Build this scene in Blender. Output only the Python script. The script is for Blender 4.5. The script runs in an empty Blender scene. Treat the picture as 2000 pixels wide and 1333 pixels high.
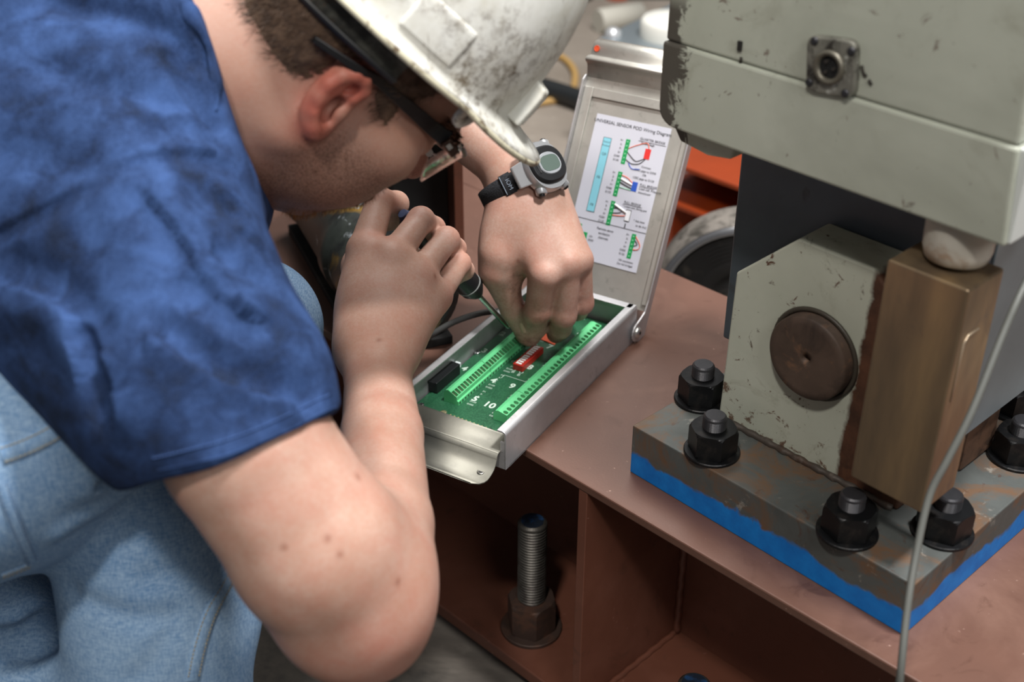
import bpy, bmesh, math, random
import numpy as np
from mathutils import Matrix, Vector
random.seed(4); np.random.seed(4)
SC = bpy.context.scene; COL = SC.collection

# ---------------------------------------------------------------- camera, world, lights, exposure
F = 2457.0; PIT = math.radians(31.3); CH = 0.70
RV = np.array([1, 0, 0.]); UV = np.array([0, math.sin(PIT), math.cos(PIT)]); DV = np.array([0, math.cos(PIT), -math.sin(PIT)])
CP = np.array([0, 0, CH])
cam = bpy.data.cameras.new('camera'); camo = bpy.data.objects.new('camera', cam); COL.objects.link(camo)
camo.location = (0, 0, CH); camo.rotation_euler = (math.pi / 2 - PIT, 0, 0)
cam.lens = F / 2000 * 36; cam.sensor_width = 36; cam.clip_start = 0.02
cam.dof.use_dof = True; cam.dof.focus_distance = 1.13; cam.dof.aperture_fstop = 5.0
SC.camera = camo
SC.view_settings.view_transform = 'Standard'; SC.view_settings.look = 'None'
SC.view_settings.exposure = 0.24; SC.view_settings.gamma = 1.0; SC.view_settings.use_curve_mapping = False
W = bpy.data.worlds.new('world'); SC.world = W; W.use_nodes = True
bg = W.node_tree.nodes['Background']; bg.inputs[0].default_value = (1.0, 0.985, 0.97, 1); bg.inputs[1].default_value = 0.095
def area(name, loc, tgt, size, power, col=(1, 1, 1), sy=None):
    l = bpy.data.lights.new(name, 'AREA'); l.energy = power; l.size = size; l.color = col
    if sy: l.shape = 'RECTANGLE'; l.size_y = sy
    o = bpy.data.objects.new(name, l); COL.objects.link(o); o.location = loc
    o.rotation_euler = (Vector(tgt) - Vector(loc)).to_track_quat('-Z', 'Y').to_euler()
    return o
area('ceiling_lamp', (.86, .50, 3.0), (.05, .95, 0), .36, 112, (1.0, .985, .98))
area('key_lamp', (-.42, -.55, 2.42), (-.05, .95, .12), .20, 31, (1.0, .95, .89))
area('front_fill', (.95, -1.1, 1.9), (0, .95, .2), .9, 19, (1.0, .985, .97))  # added soft fill from the right front, not a fixture of the shop
area('shop_light', (.10, 2.25, 2.9), (0, 1.6, 0), .9, 60, (1.0, .98, .95), 1.6)

# ---------------------------------------------------------------- helpers
def ray(u, v): return RV * (u - 1000) / F - UV * (v - 666.5) / F + DV
def at(u, v, d): return CP + ray(u, v) * d
def onz(u, v, z=0.0):
    d = ray(u, v); return CP + d * ((z - CH) / d[2])
def onplane(u, v, p, n):
    d = ray(u, v); n = np.asarray(n); return CP + d * (((np.asarray(p) - CP) @ n) / (d @ n))
def tag(o, label=None, cat=None, group=None, kind=None):
    for k, v in (('label', label), ('category', cat), ('group', group), ('kind', kind)):
        if v: o[k] = v
    return o
def empty(name, loc, label=None, cat=None, group=None):
    o = bpy.data.objects.new(name, None); COL.objects.link(o); o.location = tuple(loc); o.empty_display_size = 0.02
    return tag(o, label, cat, group)
def link(name, me, m, parent=None, smooth=False, bevel=0, seg=2):
    o = bpy.data.objects.new(name, me); COL.objects.link(o)
    if m is not None: me.materials.append(m)
    if smooth:
        for p in me.polygons: p.use_smooth = True
    if bevel:
        b = o.modifiers.new('bevel', 'BEVEL'); b.width = bevel; b.segments = seg; b.limit_method = 'ANGLE'; b.angle_limit = math.radians(35)
        if not smooth: b.harden_normals = False
    if parent is not None:
        o.parent = parent
        o.matrix_parent_inverse = Matrix.Translation(parent.location).inverted() if parent.parent is None and parent.type == 'EMPTY' else Matrix()
    return o
class Fr:                      # a local frame: origin and three axes
    def __init__(s, o, e, g, z=(0, 0, 1)): s.o = np.array(o, float); s.M = np.array([e, g, z], float)
    def w(s, q): return s.o + np.asarray(q, float) @ s.M
    def l(s, p): return (np.asarray(p) - s.o) @ s.M.T
WF = Fr((0, 0, 0), (1, 0, 0), (0, 1, 0))
class MB:
    def __init__(s, fr=WF): s.V = []; s.Fc = []; s.fr = fr; s.sm = []
    def add(s, vs, fs, smooth=False):
        b = len(s.V); s.V += [tuple(s.fr.w(v)) for v in vs]; s.Fc += [tuple(i + b for i in f) for f in fs]; s.sm += [smooth] * len(fs); return s
    def box(s, lo, hi):
        (a, b, c), (d, e, f) = lo, hi
        return s.add([(a, b, c), (d, b, c), (d, e, c), (a, e, c), (a, b, f), (d, b, f), (d, e, f), (a, e, f)],
                     [(0, 3, 2, 1), (4, 5, 6, 7), (0, 1, 5, 4), (1, 2, 6, 5), (2, 3, 7, 6), (3, 0, 4, 7)])
    def prism(s, poly, ax, t0, t1):          # poly in the two other axes
        n = len(poly)
        def pt(p, t):
            q = list(p); q.insert(ax, t); return q
        area2 = sum(poly[i][0] * poly[(i + 1) % n][1] - poly[(i + 1) % n][0] * poly[i][1] for i in range(n))
        if (area2 < 0) != (ax == 1): poly = poly[::-1]
        vs = [pt(p, t0) for p in poly] + [pt(p, t1) for p in poly]
        if t1 < t0: vs = vs[n:] + vs[:n]
        return s.add(vs, [tuple(range(n))[::-1], tuple(range(n, 2 * n))] + [(i, (i + 1) % n, n + (i + 1) % n, n + i) for i in range(n)])
    def lathe(s, c, ax, prof, n=32, smooth=True, caps=True):   # prof: (t along axis, radius)
        c = np.array(c, float); ax = np.array(ax, float); ax /= np.linalg.norm(ax)
        t = np.array([1, 0, 0.]) if abs(ax[0]) < .8 else np.array([0, 1, 0.])
        x = np.cross(ax, t); x /= np.linalg.norm(x); y = np.cross(ax, x)
        vs = []; fs = []
        for (h, r) in prof:
            for i in range(n):
                a = 2 * math.pi * i / n; vs.append(c + ax * h + (x * math.cos(a) + y * math.sin(a)) * r)
        for k in range(len(prof) - 1):
            for i in range(n):
                j = (i + 1) % n; fs.append((k * n + i, k * n + j, (k + 1) * n + j, (k + 1) * n + i))
        s.add(vs, fs, smooth)
        if caps:
            m = len(prof) - 1
            s.add(vs[:n], [tuple(range(n))[::-1]]); s.add(vs[m * n:], [tuple(range(n))])
        return s
    def tube(s, path, r, n=10, closed=False):
        P = [np.array(p, float) for p in path]; m = len(P); rs = r if hasattr(r, '__len__') else [r] * m
        vs = []; fs = []; up = None
        for i in range(m):
            a = P[i - 1] if (i or closed) else P[0]; b = P[(i + 1) % m] if (i < m - 1 or closed) else P[-1]
            t = b - a; t /= np.linalg.norm(t) + 1e-12
            if up is None:
                up = np.array([0, 0, 1.]) if abs(t[2]) < .9 else np.array([1., 0, 0])
            x = up - t * (up @ t); x /= np.linalg.norm(x); y = np.cross(t, x); up = x
            for k in range(n):
                an = 2 * math.pi * k / n; vs.append(P[i] + (x * math.cos(an) + y * math.sin(an)) * rs[i])
        for i in range(m if closed else m - 1):
            i2 = (i + 1) % m
            for k in range(n):
                k2 = (k + 1) % n; fs.append((i * n + k, i * n + k2, i2 * n + k2, i2 * n + k))
        if not closed: fs += [tuple(range(n))[::-1], tuple(range((m - 1) * n, m * n))]
        return s.add(vs, fs, True)
    def build(s, name, m, parent=None, bevel=0, seg=2):
        me = bpy.data.meshes.new(name); me.from_pydata(s.V, [], s.Fc); me.update()
        o = link(name, me, m, parent, False, bevel, seg)
        me.polygons.foreach_set('use_smooth', s.sm)
        if bevel: weld(me)
        return o
def weld(me, d=1e-6):
    bm = bmesh.new(); bm.from_mesh(me); bmesh.ops.remove_doubles(bm, verts=bm.verts, dist=d); bm.to_mesh(me); bm.free()
def spline(pts, n=8, closed=False):
    P = [np.array(p, float) for p in pts]; m = len(P); out = []
    for i in range(m if closed else m - 1):
        g = (lambda k: P[k % m]) if closed else (lambda k: P[min(max(k, 0), m - 1)])
        a, b, c, d = g(i - 1), g(i), g(i + 1), g(i + 2)
        for k in range(n):
            t = k / n
            out.append(.5 * ((2 * b) + (-a + c) * t + (2 * a - 5 * b + 4 * c - d) * t * t + (-a + 3 * b - 3 * c + d) * t ** 3))
    if not closed: out.append(P[-1])
    return out
def dup(root, delta_fr=None, **tags):
    raise NotImplementedError

# ---------------------------------------------------------------- materials
def lin(h):
    h = h.lstrip('#'); c = [int(h[i:i + 2], 16) / 255 for i in (0, 2, 4)]
    return tuple(x / 12.92 if x <= .04045 else ((x + .055) / 1.055) ** 2.4 for x in c) + (1,)
class NT:
    def __init__(s, name):
        s.m = bpy.data.materials.new(name); s.m.use_nodes = True; s.t = s.m.node_tree; s.N = s.t.nodes; s.L = s.t.links
        s.b = s.N['Principled BSDF']; s.tc = s.N.new('ShaderNodeTexCoord')
    def n(s, ty, **kw):
        o = s.N.new(ty)
        for k, v in kw.items(): setattr(o, k, v)
        return o
    def set(s, sock, v):
        if isinstance(v, bpy.types.NodeSocket): s.L.new(v, sock)
        elif hasattr(v, '__len__') and len(v) == 3 and sock.type == 'RGBA': sock.default_value = (*v, 1)
        else: sock.default_value = v
    def coord(s, scale=(1, 1, 1), rot=(0, 0, 0), loc=(0, 0, 0), src='Object'):
        mp = s.n('ShaderNodeMapping'); s.L.new(s.tc.outputs[src], mp.inputs[0])
        mp.inputs['Scale'].default_value = scale; mp.inputs['Rotation'].default_value = rot; mp.inputs['Location'].default_value = loc
        return mp.outputs[0]
    def noise(s, scale, detail=4, rough=.55, dist=0, vec=None, off=None):
        o = s.n('ShaderNodeTexNoise'); o.inputs['Scale'].default_value = scale; o.inputs['Detail'].default_value = detail
        o.inputs['Roughness'].default_value = rough; o.inputs['Distortion'].default_value = dist
        if vec is None: vec = s.coord(loc=(off or 0, (off or 0) * .7, 0)) if off else s.tc.outputs['Object']
        s.L.new(vec, o.inputs['Vector']); return o.outputs['Fac']
    def ramp(s, fac, stops, interp='LINEAR'):
        o = s.n('ShaderNodeValToRGB'); s.L.new(fac, o.inputs[0]); r = o.color_ramp; r.interpolation = interp
        while len(r.elements) < len(stops): r.elements.new(.5)
        for e, (p, c) in zip(r.elements, stops):
            e.position = p; e.color = c if hasattr(c, '__len__') else (c, c, c, 1)
        return o.outputs[0]
    def mix(s, fac, a, b, mode='MIX'):
        o = s.n('ShaderNodeMix', data_type='RGBA', blend_type=mode); s.set(o.inputs[0], fac); s.set(o.inputs[6], a); s.set(o.inputs[7], b); return o.outputs[2]
    def math(s, op, a, b=0.5, c=None):
        o = s.n('ShaderNodeMath', operation=op); s.set(o.inputs[0], a); s.set(o.inputs[1], b)
        if c is not None: s.set(o.inputs[2], c)
        return o.outputs[0]
    def xyz(s, vec): 
        o = s.n('ShaderNodeSeparateXYZ'); s.L.new(vec, o.inputs[0]); return o.outputs
    def attr(s, name):
        o = s.n('ShaderNodeAttribute', attribute_name=name); return o.outputs['Fac']
    def bump(s, h, strength=.3, dist=.001):
        o = s.n('ShaderNodeBump'); o.inputs['Strength'].default_value = strength; o.inputs['Distance'].default_value = dist
        s.L.new(h, o.inputs['Height']); s.L.new(o.outputs[0], s.b.inputs['Normal']); return o
    def out(s, col, rough=.5, metal=0, **kw):
        s.set(s.b.inputs['Base Color'], col); s.set(s.b.inputs['Roughness'], rough); s.set(s.b.inputs['Metallic'], metal)
        for k, v in kw.items(): s.set(s.b.inputs[k.replace('_', ' ')], v)
        return s.m
def plain(name, col, rough=.5, metal=0, **kw):
    return NT(name).out(lin(col) if isinstance(col, str) else col, rough, metal, **kw)
def worn(name, base, rough=.5, metal=0, layers=(), bump=(200, .15, .0004), vary=.12, vs=12, **kw):
    """base colour with soft variation and stain layers (scale, lo, hi, colour, detail, distortion)"""
    t = NT(name); b = lin(base); dk = tuple(x * (1 - vary) for x in b[:3]) + (1,); lt = tuple(min(1, x * (1 + vary)) for x in b[:3]) + (1,)
    c = t.ramp(t.noise(vs, 5, .6), [(.3, dk), (.7, lt)])
    for i, (sc, lo, hi, cc, de, di) in enumerate(layers):
        f = t.ramp(t.noise(sc, de, .65, di, off=3.1 * i + 1.7), [(lo, 0.0), (hi, 1.0)])
        c = t.mix(f, c, lin(cc))
    if bump: t.bump(t.noise(bump[0], 4, .6), bump[1], bump[2])
    return t.out(c, rough, metal, **kw)
# ---------------------------------------------------------------- organic bodies: blended round cones and ellipsoids, meshed by surface nets
class Org:
    def __init__(s): s.P = []; s.disp = None
    def rc(s, a, b, ra, rb, k=.012, op=0, flat=None, amt=1.):
        s.P.append(('c', np.array(a, float), np.array(b, float), float(ra), float(rb), k, op, None if flat is None else np.array(flat, float) / np.linalg.norm(flat), amt)); return s
    def ch(s, pts, rs, k=.012, op=0, flat=None, amt=1., kj=.005):
        g = Org()
        for i in range(len(pts) - 1): g.rc(pts[i], pts[i + 1], rs[i], rs[i + 1], kj, 0, flat, amt)
        return s.group(g, k, op)
    def el(s, c, r, M=None, k=.012, op=0):
        s.P.append(('e', np.array(c, float), np.array(r, float) if hasattr(r, '__len__') else np.array([r, r, r], float), np.eye(3) if M is None else np.array(M, float), 0, k, op, None, 1.)); return s
    def plane(s, p, n, k=.002, op=1):     # cuts away the side n points to
        s.P.append(('p', np.array(p, float), np.array(n, float) / np.linalg.norm(n), 0, 0, k, op, None, 1.)); return s
    def group(s, o, k=.012, op=0):
        s.P.append(('g', o, None, 0, 0, k, op, None, 1.)); return s
    @staticmethod
    def prim(q, p):
        if q[0] == 'e':
            l = (p - q[1]) @ q[3].T; r = q[2]; k0 = np.sqrt(((l / r) ** 2).sum(-1)); k1 = np.sqrt(((l / (r * r)) ** 2).sum(-1)) + 1e-9
            return np.where(k0 < .2, (k0 - 1) * r.min(), k0 * (k0 - 1) / k1)
        if q[0] == 'p': return -((p - q[1]) @ q[2])
        if q[0] == 'g': return q[1].ev(p)
        a, b, r1, r2 = q[1], q[2], q[3], q[4]
        if q[7] is not None:
            n = q[7]; p = p + ((1 / q[8] - 1) * ((p - a) @ n))[..., None] * n
            b = b + (1 / q[8] - 1) * ((b - a) @ n) * n
        ba = b - a; l2 = ba @ ba + 1e-12; rr = r1 - r2; a2 = l2 - rr * rr; il = 1 / l2
        pa = p - a; y = pa @ ba; z = y - l2; t = pa * l2 - y[..., None] * ba
        x2 = (t * t).sum(-1); y2 = y * y * l2; z2 = z * z * l2; k = np.sign(rr) * rr * rr * x2
        d = (np.sqrt(np.maximum(x2 * a2 * il, 0)) + y * rr) * il - r1
        d = np.where(np.sign(y) * a2 * y2 < k, np.sqrt(x2 + y2) * il - r1, d)
        d = np.where(np.sign(z) * a2 * z2 > k, np.sqrt(x2 + z2) * il - r2, d)
        return d * min(1., q[8])
    @staticmethod
    def comb(d, e, k, op):
        if op == 0:
            h = np.maximum(k - np.abs(d - e), 0) / k; return np.minimum(d, e) - h * h * k * .25
        e = -e if op == 1 else e
        h = np.maximum(k - np.abs(d - e), 0) / k; return np.maximum(d, e) + h * h * k * .25
    def ev(s, p, sub=None):
        d = np.full(p.shape[:-1], 1e3)
        for i, q in enumerate(s.P):
            if sub is None: d = s.comb(d, s.prim(q, p), q[5], q[6])
            else:
                m = sub[i]
                if m.any(): d[m] = s.comb(d[m], s.prim(q, p[m]), q[5], q[6])
        return d
    def mesh(s, h, lo, hi, B=8, margin=.0, smooth=2):
        lo = np.array(lo, float); hi = np.array(hi, float); bs = B * h
        nb = np.ceil((hi - lo) / bs).astype(int)
        I = np.stack(np.meshgrid(*[np.arange(n) for n in nb], indexing='ij'), -1).reshape(-1, 3)
        cen = lo + (I + .5) * bs; diag = bs * .88
        D = np.stack([s.prim(q, cen) for q in s.P])
        d = np.full(len(cen), 1e3)
        for i, q in enumerate(s.P): d = s.comb(d, D[i], q[5], q[6])
        act = np.abs(d) < diag * 1.25 + margin
        I = I[act]; cen = cen[act]; D = D[:, act]; dm = d[act]
        g = np.arange(B + 1); G = np.stack(np.meshgrid(g, g, g, indexing='ij'), -1)
        VID = []; VP = []; Q = []; dims = nb * B + 2; km = max(q[5] for q in s.P)
        for c0 in range(0, len(I), 400):
            Ib = I[c0:c0 + 400]; nblk = len(Ib)
            gi = Ib[:, None, None, None, :] * B + G
            p = lo + gi * h
            sub = []
            for i, q in enumerate(s.P):
                if q[6] == 0 : sub.append(D[i, c0:c0 + 400] < np.maximum(dm[c0:c0 + 400], 0) * 1.0 + km + 2.2 * diag + margin)
                else: sub.append(np.abs(D[i, c0:c0 + 400]) < 1e9)
            d = s.ev(p, sub)
            if s.disp is not None: d = d - s.disp(p, d)
            d = np.where(np.abs(d) < 1e-9, 1e-9, d)
            sg = d < 0
            # cells
            cnt = np.zeros((nblk, B, B, B), int); acc = np.zeros((nblk, B, B, B, 3))
            for ax in range(3):
                sl0 = [slice(None)] * 4; sl1 = [slice(None)] * 4; sl0[ax + 1] = slice(0, B); sl1[ax + 1] = slice(1, B + 1)
                d0 = d[tuple(sl0)]; d1 = d[tuple(sl1)]; cr = (d0 < 0) != (d1 < 0)
                t = np.where(cr, d0 / np.where(cr, d0 - d1, 1), 0)
                pos = gi[tuple(sl0)].astype(float); pos[..., ax] += t
                oth = [a for a in range(3) if a != ax]
                for s1 in (0, 1):
                    for s2 in (0, 1):
                        sl = [slice(None)] * 4; sl[oth[0] + 1] = slice(s1, s1 + B); sl[oth[1] + 1] = slice(s2, s2 + B)
                        cc = cr[tuple(sl)]; cnt += cc; acc += np.where(cc[..., None], pos[tuple(sl)], 0)
                # faces: edges owned by this block
                sl = [slice(None)] * 4
                for a in range(3): sl[a + 1] = slice(0, B)
                e = np.argwhere(cr[tuple(sl)])
                if len(e):
                    ij = Ib[e[:, 0]] * B + e[:, 1:]; ins = (d0[tuple(sl)] < 0)[tuple(e.T)]
                    quad = []
                    u, v = oth
                    for (du, dv) in ((0, 0), (-1, 0), (-1, -1), (0, -1)):
                        k = ij.copy(); k[:, u] += du; k[:, v] += dv
                        quad.append((k[:, 0] * dims[1] + k[:, 1]) * dims[2] + k[:, 2])
                    quad = np.stack(quad, 1)
                    flip = ins if ax != 1 else ~ins
                    quad[flip] = quad[flip][:, ::-1]
                    Q.append(quad)
            w = cnt > 0
            ix = np.argwhere(w); ij = Ib[ix[:, 0]] * B + ix[:, 1:]
            VID.append((ij[:, 0] * dims[1] + ij[:, 1]) * dims[2] + ij[:, 2]); VP.append(lo + acc[w] / cnt[w][:, None] * h)
        VID = np.concatenate(VID); VP = np.concatenate(VP); Q = np.concatenate(Q)
        o = np.argsort(VID); VID = VID[o]; VP = VP[o]
        k = np.searchsorted(VID, Q); k = np.minimum(k, len(VID) - 1); ok = (VID[k] == Q).all(1); Q = k[ok]
        for _ in range(smooth):
            S = np.zeros_like(VP); C = np.zeros(len(VP))
            for a in range(4):
                b = (a + 1) % 4
                for x, y in ((a, b), (b, a)):
                    np.add.at(S, Q[:, x], VP[Q[:, y]]); np.add.at(C, Q[:, x], 1)
            VP = VP * .5 + .5 * S / np.maximum(C, 1)[:, None]
        return VP, Q[:, ::-1]
    def castv(s, uv, t0=.4, t1=2.2):
        d = np.array([ray(u, v) for u, v in uv]); t = np.full(len(d), t0)
        for _ in range(110):
            e = s.ev(CP + d * t[:, None]); t = np.minimum(t + np.maximum(e, 0) * .85 + (e > .0003) * .0002, t1)
        return CP + d * t[:, None], t < t1 - .01
    def cast(s, u, v):
        p, ok = s.castv([(u, v)]); return p[0] if ok[0] else None
    def nrm(s, p, h=.0015):
        p = np.asarray(p); g = np.stack([s.ev(p + h * e) - s.ev(p - h * e) for e in np.eye(3)], -1); return g / (np.linalg.norm(g, axis=-1, keepdims=True) + 1e-12)
def mesh_obj(name, V, Q, m, parent=None, attrs=None):
    me = bpy.data.meshes.new(name); me.vertices.add(len(V)); me.vertices.foreach_set('co', V.astype(np.float32).ravel())
    n = len(Q); me.loops.add(n * 4); me.loops.foreach_set('vertex_index', Q.astype(np.int32).ravel())
    me.polygons.add(n); me.polygons.foreach_set('loop_start', np.arange(0, n * 4, 4, dtype=np.int32))
    me.polygons.foreach_set('use_smooth', np.ones(n, bool)); me.update(calc_edges=True); me.validate()
    for k, a in (attrs or {}).items():
        at_ = me.attributes.new(k, 'FLOAT', 'POINT'); at_.data.foreach_set('value', np.asarray(a, np.float32))
    return link(name, me, m, parent)
def soft(V, pts, r, w=None):         # 0..1 falloff round a set of points
    o = np.zeros(len(V))
    for i, p in enumerate(pts):
        rr = r[i] if hasattr(r, '__len__') else r
        o = np.maximum(o, np.exp(-((V - np.asarray(p)) ** 2).sum(1) / rr ** 2) * (1 if w is None else w[i]))
    return o
def segdist(P, A, Bp):
    ba = Bp - A; t = np.clip(((P - A) @ ba) / (ba @ ba + 1e-12), 0, 1); return np.sqrt(((P - A - t[..., None] * ba) ** 2).sum(-1))
# ---------------------------------------------------------------- the person
HR = np.array([[.489, -.304, .818], [.218, .95, .223], [-.844, .07, .531]]); HP = np.array([-.139, .883, .405]); HS = 1.05
_u, _s, _v = np.linalg.svd(HR); HR = _u @ _v
def hd(x, y, z): return HP + HS * HR @ np.array([x, y, z], float)
HM = HR.T
def hl(p): return ((np.asarray(p) - HP) @ HR) / HS
def hel(o, c, r, k=.02, op=0): o.el(hd(*c), np.array(r) * HS, HM, k, op)
def hrc(o, a, b, ra, rb, k=.015, op=0): o.rc(hd(*a), hd(*b), ra * HS, rb * HS, k, op)
# --- head
head = Org()
hel(head, (-.022, 0, .052), (.083, .077, .088), .02)
hel(head, (.032, 0, .046), (.056, .050, .078), .03)
hel(head, (.034, 0, -.006), (.060, .057, .078), .04)
for s in (-1, 1):
    hrc(head, (.006, s * .054, -.042), (.062, s * .014, -.072), .017, .015, .03)
    hel(head, (.064, s * .046, .002), (.022, .020, .018), .02)
    hel(head, (.052, s * .034, -.030), (.034, .024, .034), .03)
hel(head, (.070, 0, -.070), (.019, .020, .016), .02)
hrc(head, (.084, -.026, .038), (.084, .026, .038), .014, .014, .02)
hel(head, (.078, 0, -.034), (.026, .034, .030), .02)
for s in (-1, 1): hel(head, (.099, s * .033, .020), (.016, .017, .013), .012, 1)
for s in (-1, 1): hel(head, (.078, s * .032, .021), (.013, .014, .012), .004)
hrc(head, (.094, 0, .028), (.113, 0, .004), .008, .0100, .012)
for s in (-1, 1): hel(head, (.101, s * .0115, -.004), (.011, .007, .007), .006)
hel(head, (.101, 0, -.034), (.009, .022, .006), .006); hel(head, (.098, 0, -.045), (.010, .020, .0065), .006)
hel(head, (.106, 0, -.0395), (.010, .022, .0012), .003, 1)
NFACE = len(head.P)
# ears
def ear(o, s):
    up = np.array([-.25, 0, .97]); bk = np.array([-.95, s * .10, -.22])
    c0 = np.array([.005, s * .072, -.0045]); K = .80
    e = lambda b, u, n=0.: tuple(c0 + K * (bk * b + up * u + np.array([.40, s * .9, .1]) * n))
    hx = [(.004, .006, .002), (-.003, .014, .003), (-.004, .024, .005), (.004, .031, .007), (.014, .031, .008), (.022, .024, .008), (.026, .012, .007), (.024, -.002, .006), (.018, -.014, .005), (.010, -.024, .004), (.004, -.029, .003)]
    rr = [.003, .0036, .0042, .0045, .0048, .0048, .0046, .0044, .0044, .005, .005]
    ax = np.array([bk, np.cross(up, bk), up]); ax[1] /= np.linalg.norm(ax[1]); ax[0] /= np.linalg.norm(ax[0]); ax[2] = np.cross(ax[0], ax[1])
    hel_c = e(.011, .004, .001)
    o.el(hd(*hel_c), np.array([.0165, .0055, .027]) * HS, ax @ HM, .008)
    o.el(hd(*e(.003, -.022, .001)), np.array([.009, .005, .011]) * HS, ax @ HM, .006)
    o.el(hd(*e(.009, .012, .009)), np.array([.0105, .007, .013]) * HS, ax @ HM, .005, 1)
    for i in range(len(hx) - 1): o.rc(hd(*e(*hx[i])), hd(*e(*hx[i + 1])), rr[i] * HS, rr[i + 1] * HS, .003)
    an = [(.012, .022, .004), (.017, .012, .005), (.0165, .000, .005), (.012, -.011, .005), (.006, -.016, .004)]
    for i in range(4): o.rc(hd(*e(*an[i])), hd(*e(*an[i + 1])), .0033 * HS, .0033 * HS, .003)
    o.rc(hd(*e(.003, .010, .003)), hd(*e(.013, .009, .004)), .0024 * HS, .0022 * HS, .003)
    o.el(hd(*e(.007, -.004, .008)), np.array([.0075, .011, .0105]) * HS, ax @ HM, .004, 1)
    o.el(hd(*e(-.002, -.003, .003)), np.array([.0045, .004, .007]) * HS, ax @ HM, .004)
    return e
EARS = {}
for s in (-1, 1): EARS[s] = ear(head, s)
NB = at(365, 95, .89)
head.rc(hd(-.025, 0, -.035), NB, .058, .060, .03)
head.rc(hd(.01, 0, -.06), NB + HR @ np.array([.03, 0, -.03]),   .045, .055, .03)
body = Org(); body.group(head, .02)
# --- right arm (nearest the camera)
S_, Hm, E_, Wr = at(290, 480, .80), at(482, 872, .766), at(690, 1132, .815), at(737, 690, 1.075)
body.ch([S_, Hm, at(605, 1050, .785), E_], [.046, .0515, .052, .037], .03)
body.rc(at(685, 1200, .825), at(720, 1232, .835), .030, .023, .03)
body.ch([at(692, 1165, .825), at(740, 1020, .885), at(746, 850, .975), at(738, 735, 1.05), Wr], [.039, .037, .0315, .0275, .0265], .065)
# right hand
MC = dict(i=(712, 490, 1.115), m=(765, 505, 1.105), r=(815, 540, 1.11), l=(852, 580, 1.125))
PI = dict(i=(742, 394, 1.14), m=(822, 430, 1.135), r=(872, 468, 1.145), l=(898, 514, 1.16))
DI = dict(i=(774, 398, 1.168), m=(847, 446, 1.168), r=(889, 486, 1.175), l=(907, 528, 1.185))
TI = dict(i=(768, 430, 1.185), m=(836, 474, 1.185), r=(872, 508, 1.195), l=(886, 546, 1.20))
RD = dict(i=(.0150, .0126, .0112, .009), m=(.0142, .0118, .0105, .009), r=(.0135, .0115, .010, .0085), l=(.0125, .0098, .0088, .0075))
VW = DV
wl, wr_ = at(710, 675, 1.08), at(765, 670, 1.08)
body.rc(Wr, at(742, 640, 1.09), .0275, .027, .02)
for f, (a, b) in dict(i=(wl, .019), m=(at(728, 660, 1.08), .020), r=(at(752, 655, 1.08), .019), l=(wr_, .017)).items():
    body.rc(a, at(*MC[f]), .022, b * .86, .022)
body.el(at(725, 600, 1.115), (.024, .030, .026), None, .03)
for f in 'imrl':
    r = RD[f]; pts = [at(*MC[f]), at(*PI[f]), at(*DI[f]), at(*TI[f])]
    body.ch(pts, r, .0035)
    body.el(at(MC[f][0], MC[f][1], MC[f][2] - .006), .0085, None, .012)
body.ch([at(710, 610, 1.13), at(702, 520, 1.155), at(725, 440, 1.175), at(765, 405, 1.185)], [.022, .016, .012, .010], .012)
# --- left arm, holding a part on the board
CH0_ = at(180, 330, .95)
LE, LW = at(640, 7, 1.31), at(1022, 356, 1.252)
body.rc(CH0_, at(240, -130, 1.02), .08, .06, .05); body.ch([at(240, -130, 1.02), LE], [.06, .045], .03)
body.ch([LE, at(850, 198, 1.28), at(986, 321, 1.258), LW], [.044, .034, .0268, .0275], .02)
LM = dict(i=(1064, 536, 1.221), m=(1108, 514, 1.224), r=(1130, 508, 1.238), l=(1122, 492, 1.265))
LP = dict(i=(1049, 608, 1.250), m=(1101, 616, 1.256), r=(1136, 592, 1.268), l=(1128, 580, 1.31))
LD = dict(i=(1044, 640, 1.285), m=(1094, 640, 1.285), r=(1128, 606, 1.30), l=(1110, 600, 1.325))
LT = dict(i=(1037, 657, 1.296), m=(1086, 652, 1.297), r=(1112, 612, 1.315), l=(1090, 600, 1.335))
LR = dict(i=(.0150, .0128, .0118, .010), m=(.0145, .0126, .0115, .010), r=(.0135, .0118, .0105, .0085), l=(.012, .010, .009, .008))
for f, a in dict(i=(1003, 372), m=(1020, 365), r=(1042, 360), l=(1055, 362)).items():
    b = at(*a, 1.250) if f != 'l' else at(*a, 1.262)
    body.rc(b, at(*LM[f]), .0225, .0148, .018)
body.rc(LW, at(1028, 400, 1.243), .0275, .026, .02)
for f in 'imrl':
    body.ch([at(*LM[f]), at(*LP[f]), at(*LD[f]), at(*LT[f])], LR[f], .0035)
    body.el(at(LM[f][0], LM[f][1] - 2, LM[f][2] - .0070), .0062, None, .007)
body.ch([at(1000, 400, 1.25), at(978, 500, 1.240), at(970, 530, 1.245), at(1002, 604, 1.275), at(1024, 650, 1.296)], [.024, .0185, .0165, .0125, .0095], .012)
body.el(at(1010, 470, 1.245), (.028, .020, .034), None, .03)
# torso under the shirt keeps the figure one surface
CH0 = at(180, 330, .95); PEL = at(-60, 830, 1.0)
body.rc(NB, CH0, .06, .10, .05); body.rc(CH0, PEL, .10, .10, .05)
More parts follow.
